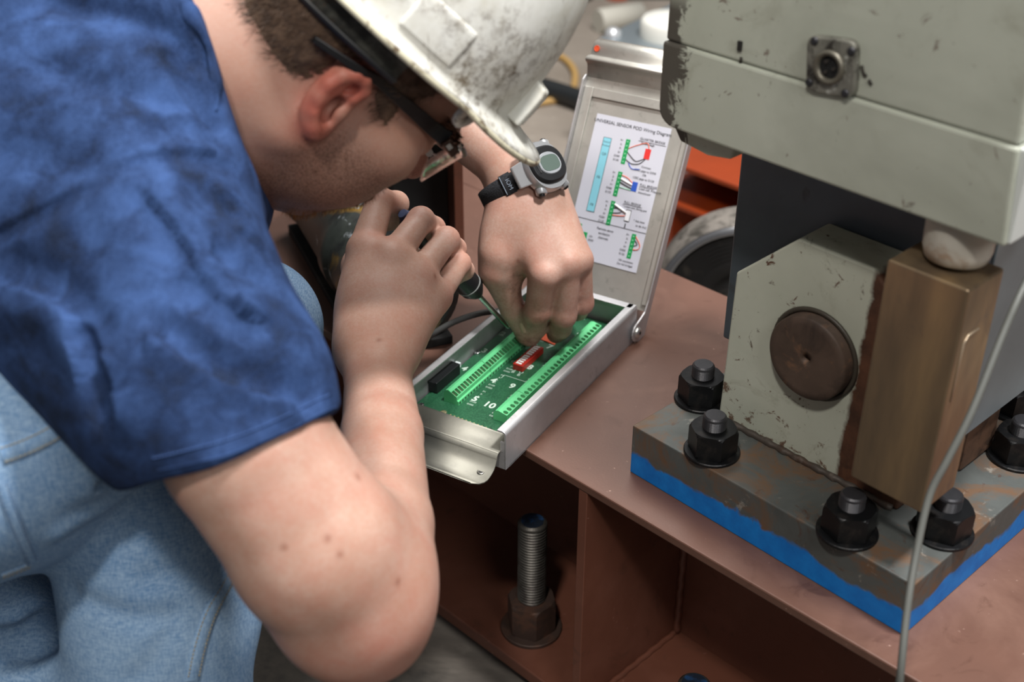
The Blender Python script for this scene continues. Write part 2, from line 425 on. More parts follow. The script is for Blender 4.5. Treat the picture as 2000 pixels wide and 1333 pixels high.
# --- shirt
slv = Org()
slv.ch([at(290, 490, .80), at(385, 700, .775), at(478, 880, .765)], [.066, .0625, .0592], .035)
slv.ch([at(318, 430, .81), at(392, 560, .79), at(500, 720, .78)], [.040, .039, .038], .035)
slv.rc(at(150, 660, .80), at(300, 790, .775), .045, .045, .06)
hemn = RV * .338 - UV * .941 + DV * .1
slv.plane(at(482, 866, .765), hemn, .003, 1)
NAX = RV * .954 + UV * .30 + DV * .05; COLP = at(405, 120, .80)
tor = Org()
tor.rc(at(150, 330, .93), at(-150, 640, .97), .135, .15, .06)
tor.rc(at(330, 60, .88), at(180, 300, .92), .080, .12, .06)
tor.rc(at(330, -60, .95), at(180, 100, .95), .080, .12, .06)
tor.rc(at(250, 340, .84), at(-60, 480, .86), .070, .09, .06)
tor.rc(at(330, 230, .89), at(350, 340, .87), .06, .048, .04)
tor.plane(COLP, NAX, .006, 1)
sl2 = Org(); sl2.ch([at(180, -60, 1.0), at(240, -130, 1.02), at(455, -55, 1.155)], [.10, .080, .064], .03)
sl2.plane(at(420, -66, 1.135), at(455, -55, 1.155) - at(240, -130, 1.02), .003, 1)
shirt = Org(); shirt.group(tor); shirt.group(slv, .04); shirt.group(sl2, .05)
# --- jeans
jean = Org()
jean.rc(at(60, 800, .95), at(-150, 700, 1.0), .12, .13, .05)
jean.rc(at(-150, 800, .93), at(60, 790, .92), .11, .085, .05)
jean.rc(at(-75, 900, .860), at(238, 765, .850), .088, .050, .03)
jean.ch([at(290, 950, .965), at(320, 1200, .975), at(300, 1450, .99)], [.080, .075, .070], .010)
jean.ch([at(-60, 820, 1.08), at(300, 700, 1.10), at(490, 645, 1.12)], [.10, .08, .061], .04)
jean.ch([at(490, 645, 1.12), at(430, 900, 1.22), at(330, 1230, 1.25)], [.058, .058, .045], .02)
jean.ch([at(300, 1450, .99), at(-20, 1270, 1.06), at(-300, 1150, 1.1)], [.07, .075, .07], .03)
# ---- cloth folds: creases laid along lines found on the cloth, given real depth
def folds(o, lines, und=.0012, uf=38.):
    segs = []
    for pts, amp, w in lines:
        p = spline([np.array([*q, 0.]) for q in pts], 8); p, ok = o.castv([(q[0], q[1]) for q in p]); p = p[ok]
        for a, b in zip(p[:-1], p[1:]):
            if np.linalg.norm(a - b) < .08: segs.append((a, b, amp, w))
    def disp(p, d):
        out = und * (np.sin(p[..., 0] * uf + 1.3 * np.sin(p[..., 1] * uf * .7)) * np.sin(p[..., 2] * uf * .9 + p[..., 1] * uf * .5) + .6 * np.sin(p[..., 0] * uf * 2.1 + p[..., 2] * uf * 1.7 + 2 * np.sin(p[..., 1] * uf)))
        q = p; acc = np.zeros(len(q))
        for a, b, amp, w in segs:
            m = np.flatnonzero(np.abs(q - (a + b) / 2).max(-1) < w * 2.1 + np.linalg.norm(a - b) / 2)
            if not len(m): continue
            e = amp * np.exp(-(segdist(q[m], a, b) / w) ** 2); cur = acc[m]
            acc[m] = np.where(np.abs(e) > np.abs(cur), e, cur) if amp > 0 else np.minimum(cur, e)
        return out + acc
    o.fdisp = disp
SF = [([(105, 0), (231, 26), (336, 68), (378, 120)], -.006, .008), ([(68, 100), (184, 136), (294, 157), (357, 173), (425, 225)], .005, .008), ([(90, 130), (184, 162), (290, 190), (350, 205)], -.004, .010),
      ([(294, 245), (367, 233), (410, 244)], .004, .010), ([(300, 262), (370, 252), (405, 262)], -.003, .009), ([(341, 110), (375, 180), (420, 240)], -.005, .008),
      ([(0, 462), (100, 402), (200, 346), (260, 321), (330, 309), (400, 313), (440, 327)], -.0026, .0062), ([(0, 452), (100, 392), (200, 336), (260, 310), (330, 298), (400, 302)], .0016, .009),
      ([(399, 388), (450, 405)], -.003, .010), ([(440, 380), (480, 430), (490, 500), (500, 560)], .003, .009), ([(367, 556), (446, 609), (476, 627)], -.005, .010), ([(380, 530), (460, 580), (490, 600)], .004, .010),
      ([(330, 644), (400, 690), (467, 726), (600, 768)], -.005, .010), ([(300, 660), (390, 715), (470, 755), (560, 785)], .003, .010), ([(440, 500), (520, 545)], -.004, .008),
      ([(160, 655), (180, 720), (205, 800)], -.006, .009), ([(190, 650), (212, 730), (235, 810)], .003, .010), ([(270, 400), (330, 470), (370, 560)], -.003, .010), ([(300, 380), (360, 450), (400, 520)], .0025, .010),
      ([(30, 520), (120, 560), (200, 640)], -.004, .011), ([(0, 600), (100, 620), (160, 700)], .004, .012), ([(0, 230), (120, 260), (230, 290)], .003, .014), ([(0, 300), (140, 320), (200, 330)], -.003, .012)]
folds(shirt, [(a, b * 1.35, c * 1.15) for a, b, c in SF], .0018, 30.)
JF = [([(285, 870), (240, 905), (190, 950)], -.003, .010), ([(265, 930), (215, 985), (120, 1040)], .004, .010), ([(150, 1170), (250, 1205), (330, 1210)], -.004, .010), ([(330, 1000), (380, 1050), (400, 1110)], .003, .012),
      ([(290, 1130), (380, 1110), (430, 1060)], -.003, .010), ([(120, 860), (170, 900), (180, 960)], .003, .012), ([(60, 1180), (30, 1200), (0, 1205)], -.006, .008), ([(110, 1250), (60, 1275), (0, 1290)], -.008, .010), ([(330, 1230), (300, 1290), (260, 1333)], -.003, .010)]
folds(jean, JF, .0016, 30.)

# ---- skin, cloth and hair materials
def skin_mat():
    t = NT('skin'); b = t.ramp(t.noise(26, 4, .6), [(.3, lin('#ae8b7a')), (.7, lin('#c0a091'))])
    f = t.ramp(t.noise(420, 3, .6), [(.35, .0), (.75, .35)]); b = t.mix(f, b, lin('#a8694c'))
    b = t.mix(t.ramp(t.noise(38, 4, .65, .4, off=5), [(.45, 0.), (.75, .38)]), b, lin('#b06a58'))
    b = t.mix(t.math('MULTIPLY', t.attr('tan'), .50), b, lin('#986e5c'))
    b = t.mix(t.math('MULTIPLY', t.attr('red'), .80), b, lin('#b4503f'))
    sp = t.ramp(t.noise(950, 2, .5), [(.42, 0.), (.62, 1.)]); st = t.math('MULTIPLY', t.attr('stubble'), t.math('MULTIPLY_ADD', sp, .50, .36))
    b = t.mix(st, b, lin('#54382c'))
    g = t.ramp(t.noise(120, 4, .7), [(.45, 0.), (.7, 1.)]); b = t.mix(t.math('MULTIPLY', t.attr('grime'), g), b, lin('#5f3d2c'))
    b = t.mix(t.math('MULTIPLY', t.attr('mole'), .7), b, lin('#7a4430'))
    t.bump(t.noise(520, 3, .6), .25, .0005)
    return t.out(b, .56, 0, Subsurface_Weight=.10, Subsurface_Radius=(1., .35, .2), Subsurface_Scale=.004, Specular_IOR_Level=.45)
def shirt_mat():
    t = NT('blue_cotton'); n1 = t.noise(16, 6, .62, .5); n2 = t.noise(48, 4, .6, .6, off=4)
    c = t.ramp(t.math('MULTIPLY_ADD', n2, .45, t.math('MULTIPLY', n1, .62)), [(.40, lin('#0b1426')), (.50, lin('#172848')), (.68, lin('#304874'))])
    w = t.noise(900, 2, .5); t.bump(w, .35, .0006)
    return t.out(t.mix(.12, c, t.ramp(w, [(.3, lin('#0a1224')), (.7, lin('#6078a8'))])), .92, 0, Specular_IOR_Level=.12)
def denim_mat(nm='denim', a='#587fa8', b='#84a5c6'):
    t = NT(nm); base = t.ramp(t.noise(9, 4, .6), [(.3, lin(a)), (.7, lin(b))])
    fx = t.noise(1, 3, .6, vec=t.coord((1300, 420, 110), (.3, .2, .1))); fy = t.noise(1, 3, .6, vec=t.coord((160, 300, 1200), (.1, .5, .2)))
    th = t.ramp(t.math('MULTIPLY_ADD', fx, .5, t.math('MULTIPLY', fy, .5)), [(.38, lin('#3f628c')), (.60, lin('#a9bccd'))])
    t.bump(fx, .4, .0006)
    return t.out(t.mix(.45, base, th), .95, 0, Specular_IOR_Level=.15)
def hair_mat(nm, a, b):
    t = NT(nm); return t.out(t.ramp(t.noise(160, 3, .6), [(.3, lin(a)), (.7, lin(b))]), .55, 0, Specular_IOR_Level=.4)
M_skin = skin_mat(); M_shirt = shirt_mat(); M_denim = denim_mat(); M_hair = hair_mat('brown_hair', '#43342a', '#6a5443'); M_beard = hair_mat('ginger_beard', '#5a3417', '#8a5a2c'); M_stub = hair_mat('stubble_hair', '#3a2418', '#5c3d28')
M_thread = plain('tan_thread', '#a0916a', .8); M_dthread = plain('blue_thread', '#2c3f66', .9)

V, Q = body.mesh(.0019, (-.55, .45, -.05), (.12, 1.45, .68))
HVv = hl(V); HVs = HVv * np.array([1, -1, 1])
inhead = (np.abs(HVv[:, 1]) < .11) & (HVv[:, 0] > -.14) & (HVv[:, 0] < .14) & (np.abs(HVv[:, 2]) < .16) & (((HVv - [0, 0, .03]) ** 2).sum(1) < .155 ** 2)
def ss(a, b, x): t = np.clip((x - a) / (b - a), 0, 1); return t * t * (3 - 2 * t)
x_, y_, z_ = HVv.T
stub = inhead * ss(-.01, .03, x_) * ss(.004, -.030, z_ - .25 * np.maximum(x_ - .03, 0) + .0) * (np.abs(y_) < .085)
stub = np.maximum(stub, inhead * ss(.085, .095, x_) * ss(-.018, -.026, z_) * .8)
earp = [hd(*EARS[s](b, u, n)) for s in (-1, 1) for b, u, n in ((.012, .03, .008), (.024, .012, .007), (.02, -.01, .005), (.006, .02, .006), (.008, -.024, .004))]
kn = [at(*MC[f]) for f in 'imrl'] + [at(PI[f][0], PI[f][1], PI[f][2]) for f in 'imrl'] + [at(*LM[f]) for f in 'imr'] + [at(*LP[f]) for f in 'imr']
red = soft(V, earp, .016, [.95] * 10) + soft(V, kn, .012, [.42] * len(kn)) + soft(V, [at(735, 1270, .8), at(760, 1250, .82)], .05, [.32, .3]) + soft(V, [hd(.115, -.005, -.002), hd(.1, -.015, 0)], .018, [.45, .4])
grime = soft(V, [at(*LT[f]) for f in 'im'] + [at(1025, 650, 1.296), at(1049, 600, 1.25), at(1100, 590, 1.26), at(1012, 545, 1.25), at(1000, 560, 1.25)], .024, [.9, .8, .8, .6, .6, .9, .5])
hdist = np.sqrt(((V - HP) ** 2).sum(1)); tan = np.maximum(ss(.26, .17, hdist), .55 * soft(V, [at(745, y, d) for y, d in ((700, 1.06), (780, 1.02), (860, .97), (940, .93), (1020, .89), (620, 1.08))], .055))
person = mesh_obj('person', V, Q, M_skin, None, dict(red=np.clip(red, 0, 1), stubble=stub, grime=grime, tan=tan, mole=soft(V, [p for p in body.castv([(699, 932), (555, 1070), (640, 1052), (664, 1084), (777, 1137), (740, 665), (850, 540), (1012, 510)])[0]], .0022)))
tag(person, 'man in blue T-shirt and faded jeans crouching over the open box', 'person')
V, Q = shirt.mesh(.0024, (-.62, .45, .0), (.05, 1.35, .68)); V = V + shirt.nrm(V) * shirt.fdisp(V, None)[:, None]; shirto = mesh_obj('shirt', V, Q, M_shirt, person)
V, Q = jean.mesh(.0027, (-.75, .4, -.4), (.0, 1.3, .45)); V = V + jean.nrm(V) * jean.fdisp(V, None)[:, None]; jeans = mesh_obj('jeans', V, Q, M_denim, person)

# ---- strips and patches lying on a surface
def strip(name, org, pts, w, th, m, parent, n=6, lift=0.):
    px = spline([np.array([*p, 0.]) for p in pts], n); P, ok = org.castv([(p[0], p[1]) for p in px]); P = P[ok]
    if hasattr(org, 'fdisp'): P = P + org.nrm(P) * org.fdisp(P, None)[:, None]
    N = org.nrm(P); T = np.gradient(P, axis=0); T /= np.linalg.norm(T, axis=1, keepdims=True); S = np.cross(N, T)
    mb = MB(); vs = []; ww = w if hasattr(w, '__len__') else [w] * len(P)
    for i in range(len(P)):
        for a, b in ((-1, -th * .8), (-.85, th + lift), (.85, th + lift), (1, -th * .8)): vs.append(P[i] + S[i] * a * ww[i] / 2 + N[i] * b)
    fs = [(i * 4 + k, i * 4 + k + 1, i * 4 + k + 5, i * 4 + k + 4) for i in range(len(P) - 1) for k in range(3)]
    mb.add(vs, fs, True); mb.build(name, m, parent); return P, N, S
def stitches(name, PNS, offs, m, parent, ln=.0028, r=.00042, th=.0012):
    P, N, S = PNS; mb = MB()
    L = np.concatenate([[0], np.cumsum(np.linalg.norm(np.diff(P, axis=0), axis=1))])
    for o in offs:
        s = .001
        while s < L[-1] - ln:
            f = lambda q, A: np.array([np.interp(q, L, A[:, k]) for k in range(3)])
            a = f(s, P) + f(s, S) * o + f(s, N) * th; b = f(s + ln * .72, P) + f(s + ln * .72, S) * o + f(s + ln * .72, N) * th
            mb.tube([a, (a + b) / 2 + f(s, N) * .0003, b], [r, r * 1.1, r], 5); s += ln
    o = mb.build(name, m, parent); o['kind'] = 'stuff'; return o
PN = strip('yoke_seam', jean, [(2, 890), (40, 877), (90, 853), (152, 815)], .0135, .0012, M_denim, jeans); stitches('seam_stitching', PN, (-.0045, .0045), M_thread, jeans)
PN = strip('side_seam', jean, [(455, 1118), (440, 1150), (410, 1205), (388, 1270), (376, 1330)], .012, .0014, M_denim, jeans); stitches('seam_stitching', PN, (-.004, .004), M_thread, jeans)
PN = strip('pocket_edge', jean, [(2, 945), (18, 990), (42, 1050), (64, 1100)], .009, .0016, M_denim, jeans); stitches('seam_stitching', PN, (-.0028, .0028), M_dthread, jeans)
PN = strip('pocket_hem', jean, [(2, 1128), (30, 1118), (62, 1104)], .008, .0014, M_denim, jeans); stitches('seam_stitching', PN, (-.0025, .0025), M_thread, jeans)
PN = strip('sleeve_hem', shirt, [(304, 922), (380, 905), (455, 886), (560, 843), (652, 796)], .0016, .0006, M_shirt, shirto)
h2 = [(296, 896), (372, 878), (448, 858), (550, 816), (640, 772)]
PN = strip('hem_seam', shirt, h2, .0022, .0003, M_shirt, shirto); stitches('hem_stitching', PN, (0,), plain('pale_blue_thread', '#3f5c92', .9), shirto, .0024, .0003, .0008)
PN = strip('collar', shirt, [(352, 3), (380, 40), (398, 80), (411, 120), (421, 165), (424, 215)], [.002, .006, .010, .013, .015] + [.016] * 18 + [.015, .013, .010, .006, .003, .002, .001, .001], .0016, M_shirt, shirto, 6)

# ---- hair and stubble
hair_poly = np.array([(.012, .019), (.022, .013), (.030, .010), (.0375, .0117), (.038, .020), (.0335, .0268), (.036, .0335), (.045, .051), (.058, .075), (.05, .2), (-.2, .2), (-.2, -.055), (-.10, -.036), (-.061, -.0235), (-.045, -.0215), (-.030, -.0175), (-.019, -.012), (-.017, .0), (-.016, .018), (-.006, .030), (.004, .030)])
def inpoly(p, poly):
    c = np.zeros(len(p), bool); n = len(poly)
    for i in range(n):
        a, b = poly[i], poly[(i + 1) % n]
        cr = (a[1] > p[:, 1]) != (b[1] > p[:, 1]); xi = a[0] + (p[:, 1] - a[1]) / np.where(b[1] == a[1], 1e-9, b[1] - a[1]) * (b[0] - a[0]); c ^= cr & (p[:, 0] < xi)
    return c
def polyd(p, poly): return np.min([segdist(p, poly[i], poly[(i + 1) % len(poly)]) for i in range(len(poly))], 0)
scalp = Org(); scalp.P = list(head.P[:NFACE]) + list(head.P[-2:])
V, Q = scalp.mesh(.0022, HP - .20, HP + .22)
L_ = hl(V); xz = L_[:, [0, 2]]; xz = xz + np.random.normal(0, .0014, xz.shape)
ins = inpoly(xz, hair_poly) & (L_[:, 2] < .165) & (L_[:, 0] > -.13); dd = np.minimum(polyd(L_[:, [0, 2]], hair_poly), .012)
keep = ins[Q].all(1); N_ = scalp.nrm(V)
V2 = V + N_ * (np.where(ins, dd / .012 * .0042, 0) + .0006)[:, None]
used = np.unique(Q[keep]); remap = np.full(len(V), -1); remap[used] = np.arange(len(used))
hairo = mesh_obj('hair', V2[used], remap[Q[keep]], M_hair, person)
def strands(name, P, N, D, ln, r, m, parent, curl=.25):
    n = len(P); a = P; d = D + np.random.normal(0, curl, P.shape); d /= np.linalg.norm(d, axis=1, keepdims=True)
    s = np.cross(d, N); s /= np.linalg.norm(s, axis=1, keepdims=True) + 1e-9; L = (ln * np.random.uniform(.6, 1.15, n))[:, None]
    mid = a + d * L * .55 + N * L * .10; tip = a + d * L + N * L * .02
    Vv = np.stack([a + s * r, a - s * r, mid + s * r * .8, mid - s * r * .8, tip], 1).reshape(-1, 3)
    fs = []
    for i in range(n): b = i * 5; fs += [(b, b + 1, b + 3, b + 2), (b + 2, b + 3, b + 4)]
    me = bpy.data.meshes.new(name); me.from_pydata(Vv.tolist(), [], fs); me.update(); o = link(name, me, m, parent, True); o['kind'] = 'stuff'; return o
def pick(mask, n):
    c = np.flatnonzero(mask); return np.random.choice(c, n) if len(c) else c
vis = ins & (L_[:, 1] < .03) & (L_[:, 2] < .11)
k = pick(vis, 9000); j = np.random.normal(0, .0009, (len(k), 3)); Dn = HR @ np.array([-.55, 0, -.75]); D = Dn - N_[k] * (N_[k] @ Dn)[:, None] + N_[k] * .28
strands('hair_strands', V2[k] + j, N_[k], D, .0085, .00022, M_hair, hairo)
V, Q = head.mesh(.002, HP - .16, HP + .16); L_ = hl(V); N_ = head.nrm(V); x_, y_, z_ = L_.T
jm = (x_ > .005) & (x_ < .10) & (z_ < -.012 - .25 * np.maximum(.03 - x_, 0)) & (z_ > -.10) & (y_ < .03) & ~((np.abs(y_) < .02) & (z_ > -.05) & (x_ > .09))
k = pick(jm, 5000); Dn = HR @ np.array([.1, 0, -1.]); strands('beard_stubble', V[k] + np.random.normal(0, .0008, (len(k), 3)), N_[k], Dn - N_[k] * (N_[k] @ Dn)[:, None] + N_[k] * .6, .0011, .00013, M_stub, person)
gm = (x_ > .066) & (z_ < -.014) & (z_ > -.085) & (np.abs(y_) < .034) & ~((np.abs(y_) < .02) & (z_ > -.05) & (z_ < -.03))
k = pick(gm, 2200); strands('goatee', V[k] + np.random.normal(0, .0008, (len(k), 3)), N_[k], Dn * .6 - N_[k] * (N_[k] @ Dn)[:, None] * .3 + N_[k] * .9, .0045, .00016, M_beard, person)
for s in (-1, 1):
    em = (x_ > .07) & (np.abs(z_ - .041 - .1 * np.abs(y_ - s * .03)) < .005) & (np.abs(y_ - s * .030) < .020)
    k = pick(em, 500)
    if len(k): strands('eyebrow', V[k], N_[k], np.tile(HR @ np.array([-.2, s * .9, .1]), (len(k), 1)) + N_[k] * .3, .007, .0002, M_hair, person)
# fingernails of the left thumb and index
M_nail = plain('nail', '#caa58f', .35)
for p, n in ((at(1023, 640, 1.278), at(0, 640, 1.278) - at(1023, 640, 1.28)),):
    n = n / np.linalg.norm(n) * .55 - DV * .75; fr = Fr(p, *[np.linalg.qr(np.stack([n, UV, RV], 1))[0].T[i] for i in (1, 2, 0)]) if False else None
    c, ok = body.castv([(1020, 640), (1026, 655), (1016, 628)]); nn = body.nrm(c)
    mb = MB(); ax = nn[0]; tx = c[1] - c[2]; tx -= ax * (tx @ ax); tx /= np.linalg.norm(tx); sx = np.cross(ax, tx)
    vs = []; 
    for i in range(5):
        for j in range(5):
            a, b = (i / 2 - 1), (j / 2 - 1); rr = 1 - .12 * (abs(a) ** 3)
            vs.append(c[0] + tx * a * .0062 + sx * b * .0048 * rr + ax * (.0012 - .0016 * b * b - .0004 * a * a))
    mb.add(vs, [(i * 5 + j, i * 5 + j + 1, i * 5 + j + 6, i * 5 + j + 5) for i in range(4) for j in range(4)], True); mb.build('fingernail', M_nail, person)
# ---------------------------------------------------------------- hard hat
def shell_hat():
    t = NT('white_hat_plastic'); c = t.ramp(t.noise(20, 4, .6), [(.3, lin('#d8d9d2')), (.7, lin('#eaebe6'))])
    f = t.math('MULTIPLY', t.ramp(t.noise(13, 3, .6, .3), [(.45, 0.), (.60, 1.)]), t.ramp(t.noise(85, 10, .85, .1, off=2), [(.47, 0.), (.60, 1.)]))
    c = t.mix(t.math('MULTIPLY', f, .95), c, lin('#4e3922'))
    f2 = t.ramp(t.noise(1, 7, .75, .8, vec=t.coord((34, 90, 26), (.4, .7, .2))), [(.60, 0.), (.68, 1.)]); c = t.mix(t.math('MULTIPLY', f2, .8), c, lin('#533b22'))
    f3 = t.ramp(t.noise(30, 5, .7, off=7), [(.4, 0.), (.8, .5)]); c = t.mix(f3, c, lin('#a9a084'))
    t.bump(t.noise(260, 4, .6), .12, .0005)
    return t.out(c, .58, 0, Specular_IOR_Level=.4)
M_hat = shell_hat(); M_edge = worn('hat_edge_plastic', '#c9c4ac', .5, layers=((90, .5, .65, '#5a4630', 5, .5),))
M_black = worn('black_plastic', '#17181a', .42, bump=(300, .1, .0003)); M_liner = worn('grey_liner_cloth', '#3b3b38', .95, vs=60, vary=.35, layers=((40, .5, .7, '#6a6a62', 4, .3),))
ht = math.radians(12.5)
HF_ = lambda x, y, z: hd(x * math.cos(ht) - z * math.sin(ht) + .004, y, x * math.sin(ht) + z * math.cos(ht) + .056)   # hat frame
def hat_r(ph, grow=0.):
    c, s = math.cos(ph), math.sin(ph)
    a = .110 if c > 0 else .122; b = .101
    return 1 / math.sqrt((c / (a + grow)) ** 2 + (s / (b + grow)) ** 2)
def brim(ph):                    # outer edge of the brim: peak in front, narrow rain edge round the sides
    c = math.cos(ph); pk = max(0, (c - .38) / .62) ** 1.15 if c > .38 else 0
    return hat_r(ph, .006) + .037 * pk, -.012 * pk - .003 + (.010 * pk * pk)
NPH, NT_ = 96, 26
def hat_surface(off):
    vs = []; fs = []
    rows = []
    for j in range(NT_ + 1):
        t = j / NT_; a = t * math.pi / 2; c = math.cos(a) ** .72; s_ = math.sin(a) ** .92
        rows.append((c, s_ * (.142 + off)))
    prof = []
    for i in range(NPH):
        ph = 2 * math.pi * i / NPH; r0 = hat_r(ph, off); br, bz = brim(ph)
        col = []
        for q in (1., .66, .33): col.append((r0 * (1 - q) + (br + off * .0) * q, bz * q + off * .6 + .006 * (1 - q) ** 2 * (1 if br - r0 > .02 else .5)))
        for (c, z) in rows:
            r = r0 * c
            # three shallow ribs along the crown
            y = abs(r * math.sin(ph)); rib = .0035 * (math.exp(-(y / .007) ** 2) + math.exp(-((y - .034) / .007) ** 2)) * (1 if z > .06 else max(0, z / .06)) * (1 if c < .98 else 0)
            col.append((r, z + .010 * (1 - z / .15) * 0 + .006 + rib))
        prof.append(col)
    m = len(prof[0])
    for i in range(NPH):
        ph = 2 * math.pi * i / NPH
        for (r, z) in prof[i]: vs.append(HF_(r * math.cos(ph), r * math.sin(ph), z))
    for i in range(NPH):
        i2 = (i + 1) % NPH
        for j in range(m - 1): fs.append((i * m + j, i2 * m + j, i2 * m + j + 1, i * m + j + 1))
    return vs, fs
vs, fs = hat_surface(0.)
me = bpy.data.meshes.new('hard_hat'); me.from_pydata([tuple(v) for v in vs], [], fs); me.update()
hat = link('hard_hat', me, M_hat, None, True); weld(me, .0004)
so = hat.modifiers.new('thickness', 'SOLIDIFY'); so.thickness = .0028; so.offset = 1
tag(hat, 'scuffed dirty white hard hat worn over dark brown hair', 'hard hat')
rim = [HF_(brim(2 * math.pi * i / 96)[0] * math.cos(2 * math.pi * i / 96), brim(2 * math.pi * i / 96)[0] * math.sin(2 * math.pi * i / 96), brim(2 * math.pi * i / 96)[1]) for i in range(96)]
mb = MB(); mb.tube(rim, .0026, 8, True); mb.build('rim_edge', M_edge, hat)
hatorg_c = HF_(0, 0, .03)
def hatpt(ph, z):               # point and outward direction on the dome side
    zz = min(max(z - .006, 0), .141) / .142; a = math.asin(min(1, zz ** (1 / .92))); r = hat_r(ph) * math.cos(a) ** .72
    return np.array(HF_(r * math.cos(ph), r * math.sin(ph), z))
def boss(name, ph0, ph1, z0, z1, h, n=7, taper=.72):
    mb = MB(); g0 = []; g1 = []
    for j in range(n):
        for i in range(n):
            a, b = i / (n - 1), j / (n - 1); p = hatpt(ph0 + (ph1 - ph0) * a, z0 + (z1 - z0) * b)
            q = hatpt(ph0 + (ph1 - ph0) * (.5 + (a - .5) * taper), z0 + (z1 - z0) * (.5 + (b - .5) * taper))
            nn = q - hatorg_c; nn /= np.linalg.norm(nn); g0.append(p - nn * .002); g1.append(q + nn * (h * (1.0 if b < .99 else .9)))
    V = g0 + g1; N2 = n * n; fs = []
    for j in range(n - 1):
        for i in range(n - 1):
            fs.append((N2 + j * n + i, N2 + j * n + i + 1, N2 + (j + 1) * n + i + 1, N2 + (j + 1) * n + i))
    ed = [(i, i + 1) for i in range(n - 1)] + [(i * n + n - 1, (i + 1) * n + n - 1) for i in range(n - 1)] + [((n - 1) * n + i + 1, (n - 1) * n + i) for i in range(n - 1)] + [((i + 1) * n, i * n) for i in range(n - 1)]
    for a, b in ed: fs.append((a, b, N2 + b, N2 + a))
    mb.add(V, fs, False); return mb.build(name, M_hat, hat, .0020, 3)
boss('side_slot_boss', -1.93, -1.42, .007, .040, .0042, 9, .80)
boss('front_lug', -.68, -.43, .006, .040, .013, 6, .8)
# suspension: headband, crown straps and the small anchor tabs
def bandmesh(ph0, ph1, r0, z0, z1, n=40, th=.0015):
    mb = MB(); vs = []
    for i in range(n + 1):
        ph = ph0 + (ph1 - ph0) * i / n
        for z, dr in ((z0, 0), (z1, .004), (z1, .004 - th), (z0, -th)):
            r = hat_r(ph, r0 + dr); vs.append(HF_(r * math.cos(ph), r * math.sin(ph), z))
    fs = [(i * 4 + k, i * 4 + (k + 1) % 4, i * 4 + 4 + (k + 1) % 4, i * 4 + 4 + k) for i in range(n) for k in range(4)]
    mb.add(vs, fs, True); return mb
bandmesh(-1.62, -4.66, -.0105, -.021, .030).build('sweat_band', M_liner, hat)
bandmesh(-1.62, -4.66, -.0100, -.0235, -.019).build('band_binding', M_black, hat)
for ph in (-2.3, -.9, .9, 2.3): bandmesh(ph - .09, ph + .09, -.008, -.002, .05, 6).build('crown_strap', M_liner, hat)
c = HF_(hat_r(-1.0, -.004) * math.cos(-1.0), hat_r(-1.0, -.004) * math.sin(-1.0), -.008); ax = c - HP; ax -= HR[:, 2] * (ax @ HR[:, 2]); ax /= np.linalg.norm(ax)
mb = MB(); mb.lathe(c, ax, [(-.002, .0115), (.0016, .0115), (.0022, .0105), (.0022, .0035), (.0002, .003)], 28); tab = mb.build('anchor_tab', M_hat, hat)
mb = MB(); mb.lathe(c, ax, [(.0003, .003), (.0006, .0028)], 16); mb.build('slot_hole', M_black, tab)

# ---------------------------------------------------------------- spectacles
M_frame = worn('matte_black_frame', '#121214', .4, bump=None); M_steel = worn('brushed_steel', '#b9babb', .32, 1., vs=40, bump=(400, .08, .0002)); M_chrome = plain('polished_steel', '#cfd0d2', .18, 1.)
M_lens = NT('tinted_lens').out(lin('#e6d6d2'), .03, 0, Transmission_Weight=.94, IOR=1.08, Alpha=.55, Specular_IOR_Level=.7)
hinge = hd(.080, -.070, .032)
gl = empty('eyeglasses', hinge, 'black framed rimless eyeglasses worn under the hard hat brim', 'eyeglasses')
tp = [at(606, 66, 1), at(660, 102, 1), at(730, 152, 1), at(800, 209, 1)]
TPx = [(606, 64), (650, 94), (700, 128), (735, 152), (770, 182), (805, 212), (840, 243)]
Pp, ok = scalp.castv(TPx[:3]); Pq, ok2 = head.castv(TPx[3:]); Pt = list(np.concatenate([Pp, Pq]))
Pt = [p + (-HR[:, 1]) * (.0105 if i < 3 else .0050) for i, p in enumerate(Pt)]
hpx = onplane(872, 271, Pt[-1] + (-HR[:, 1]) * .001, HR[:, 1]); Pt.append(hpx)
ps = spline(Pt, 6); mb = MB(); vs = []; n = len(ps)
for i, p in enumerate(ps):
    t = ps[min(i + 1, n - 1)] - ps[max(i - 1, 0)]; t /= np.linalg.norm(t); o = -HR[:, 1]; u = np.cross(t, o); u /= np.linalg.norm(u); f = i / (n - 1)
    hw = .0022 + .0042 * f ** 1.2; tw = .0011 + .0006 * f
    for a, b in ((-1, -1), (1, -1), (1, 1), (-1, 1)): vs.append(p + u * hw * a + o * tw * b)
fs = [(i * 4 + k, i * 4 + (k + 1) % 4, i * 4 + 4 + (k + 1) % 4, i * 4 + 4 + k) for i in range(n - 1) for k in range(4)] + [(0, 1, 2, 3), tuple(range((n - 1) * 4 + 3, (n - 1) * 4 - 1, -1))]
mb.add(vs, fs); tmp = mb.build('temple', M_frame, gl, .0007)
tl = [hd(-.04, .077, .02), hd(.0, .078, .027), hd(.045, .073, .033), hd(.085, .066, .032)]
mb = MB(); mb.tube(spline(tl, 5), .002, 6); mb.build('temple', M_frame, gl)
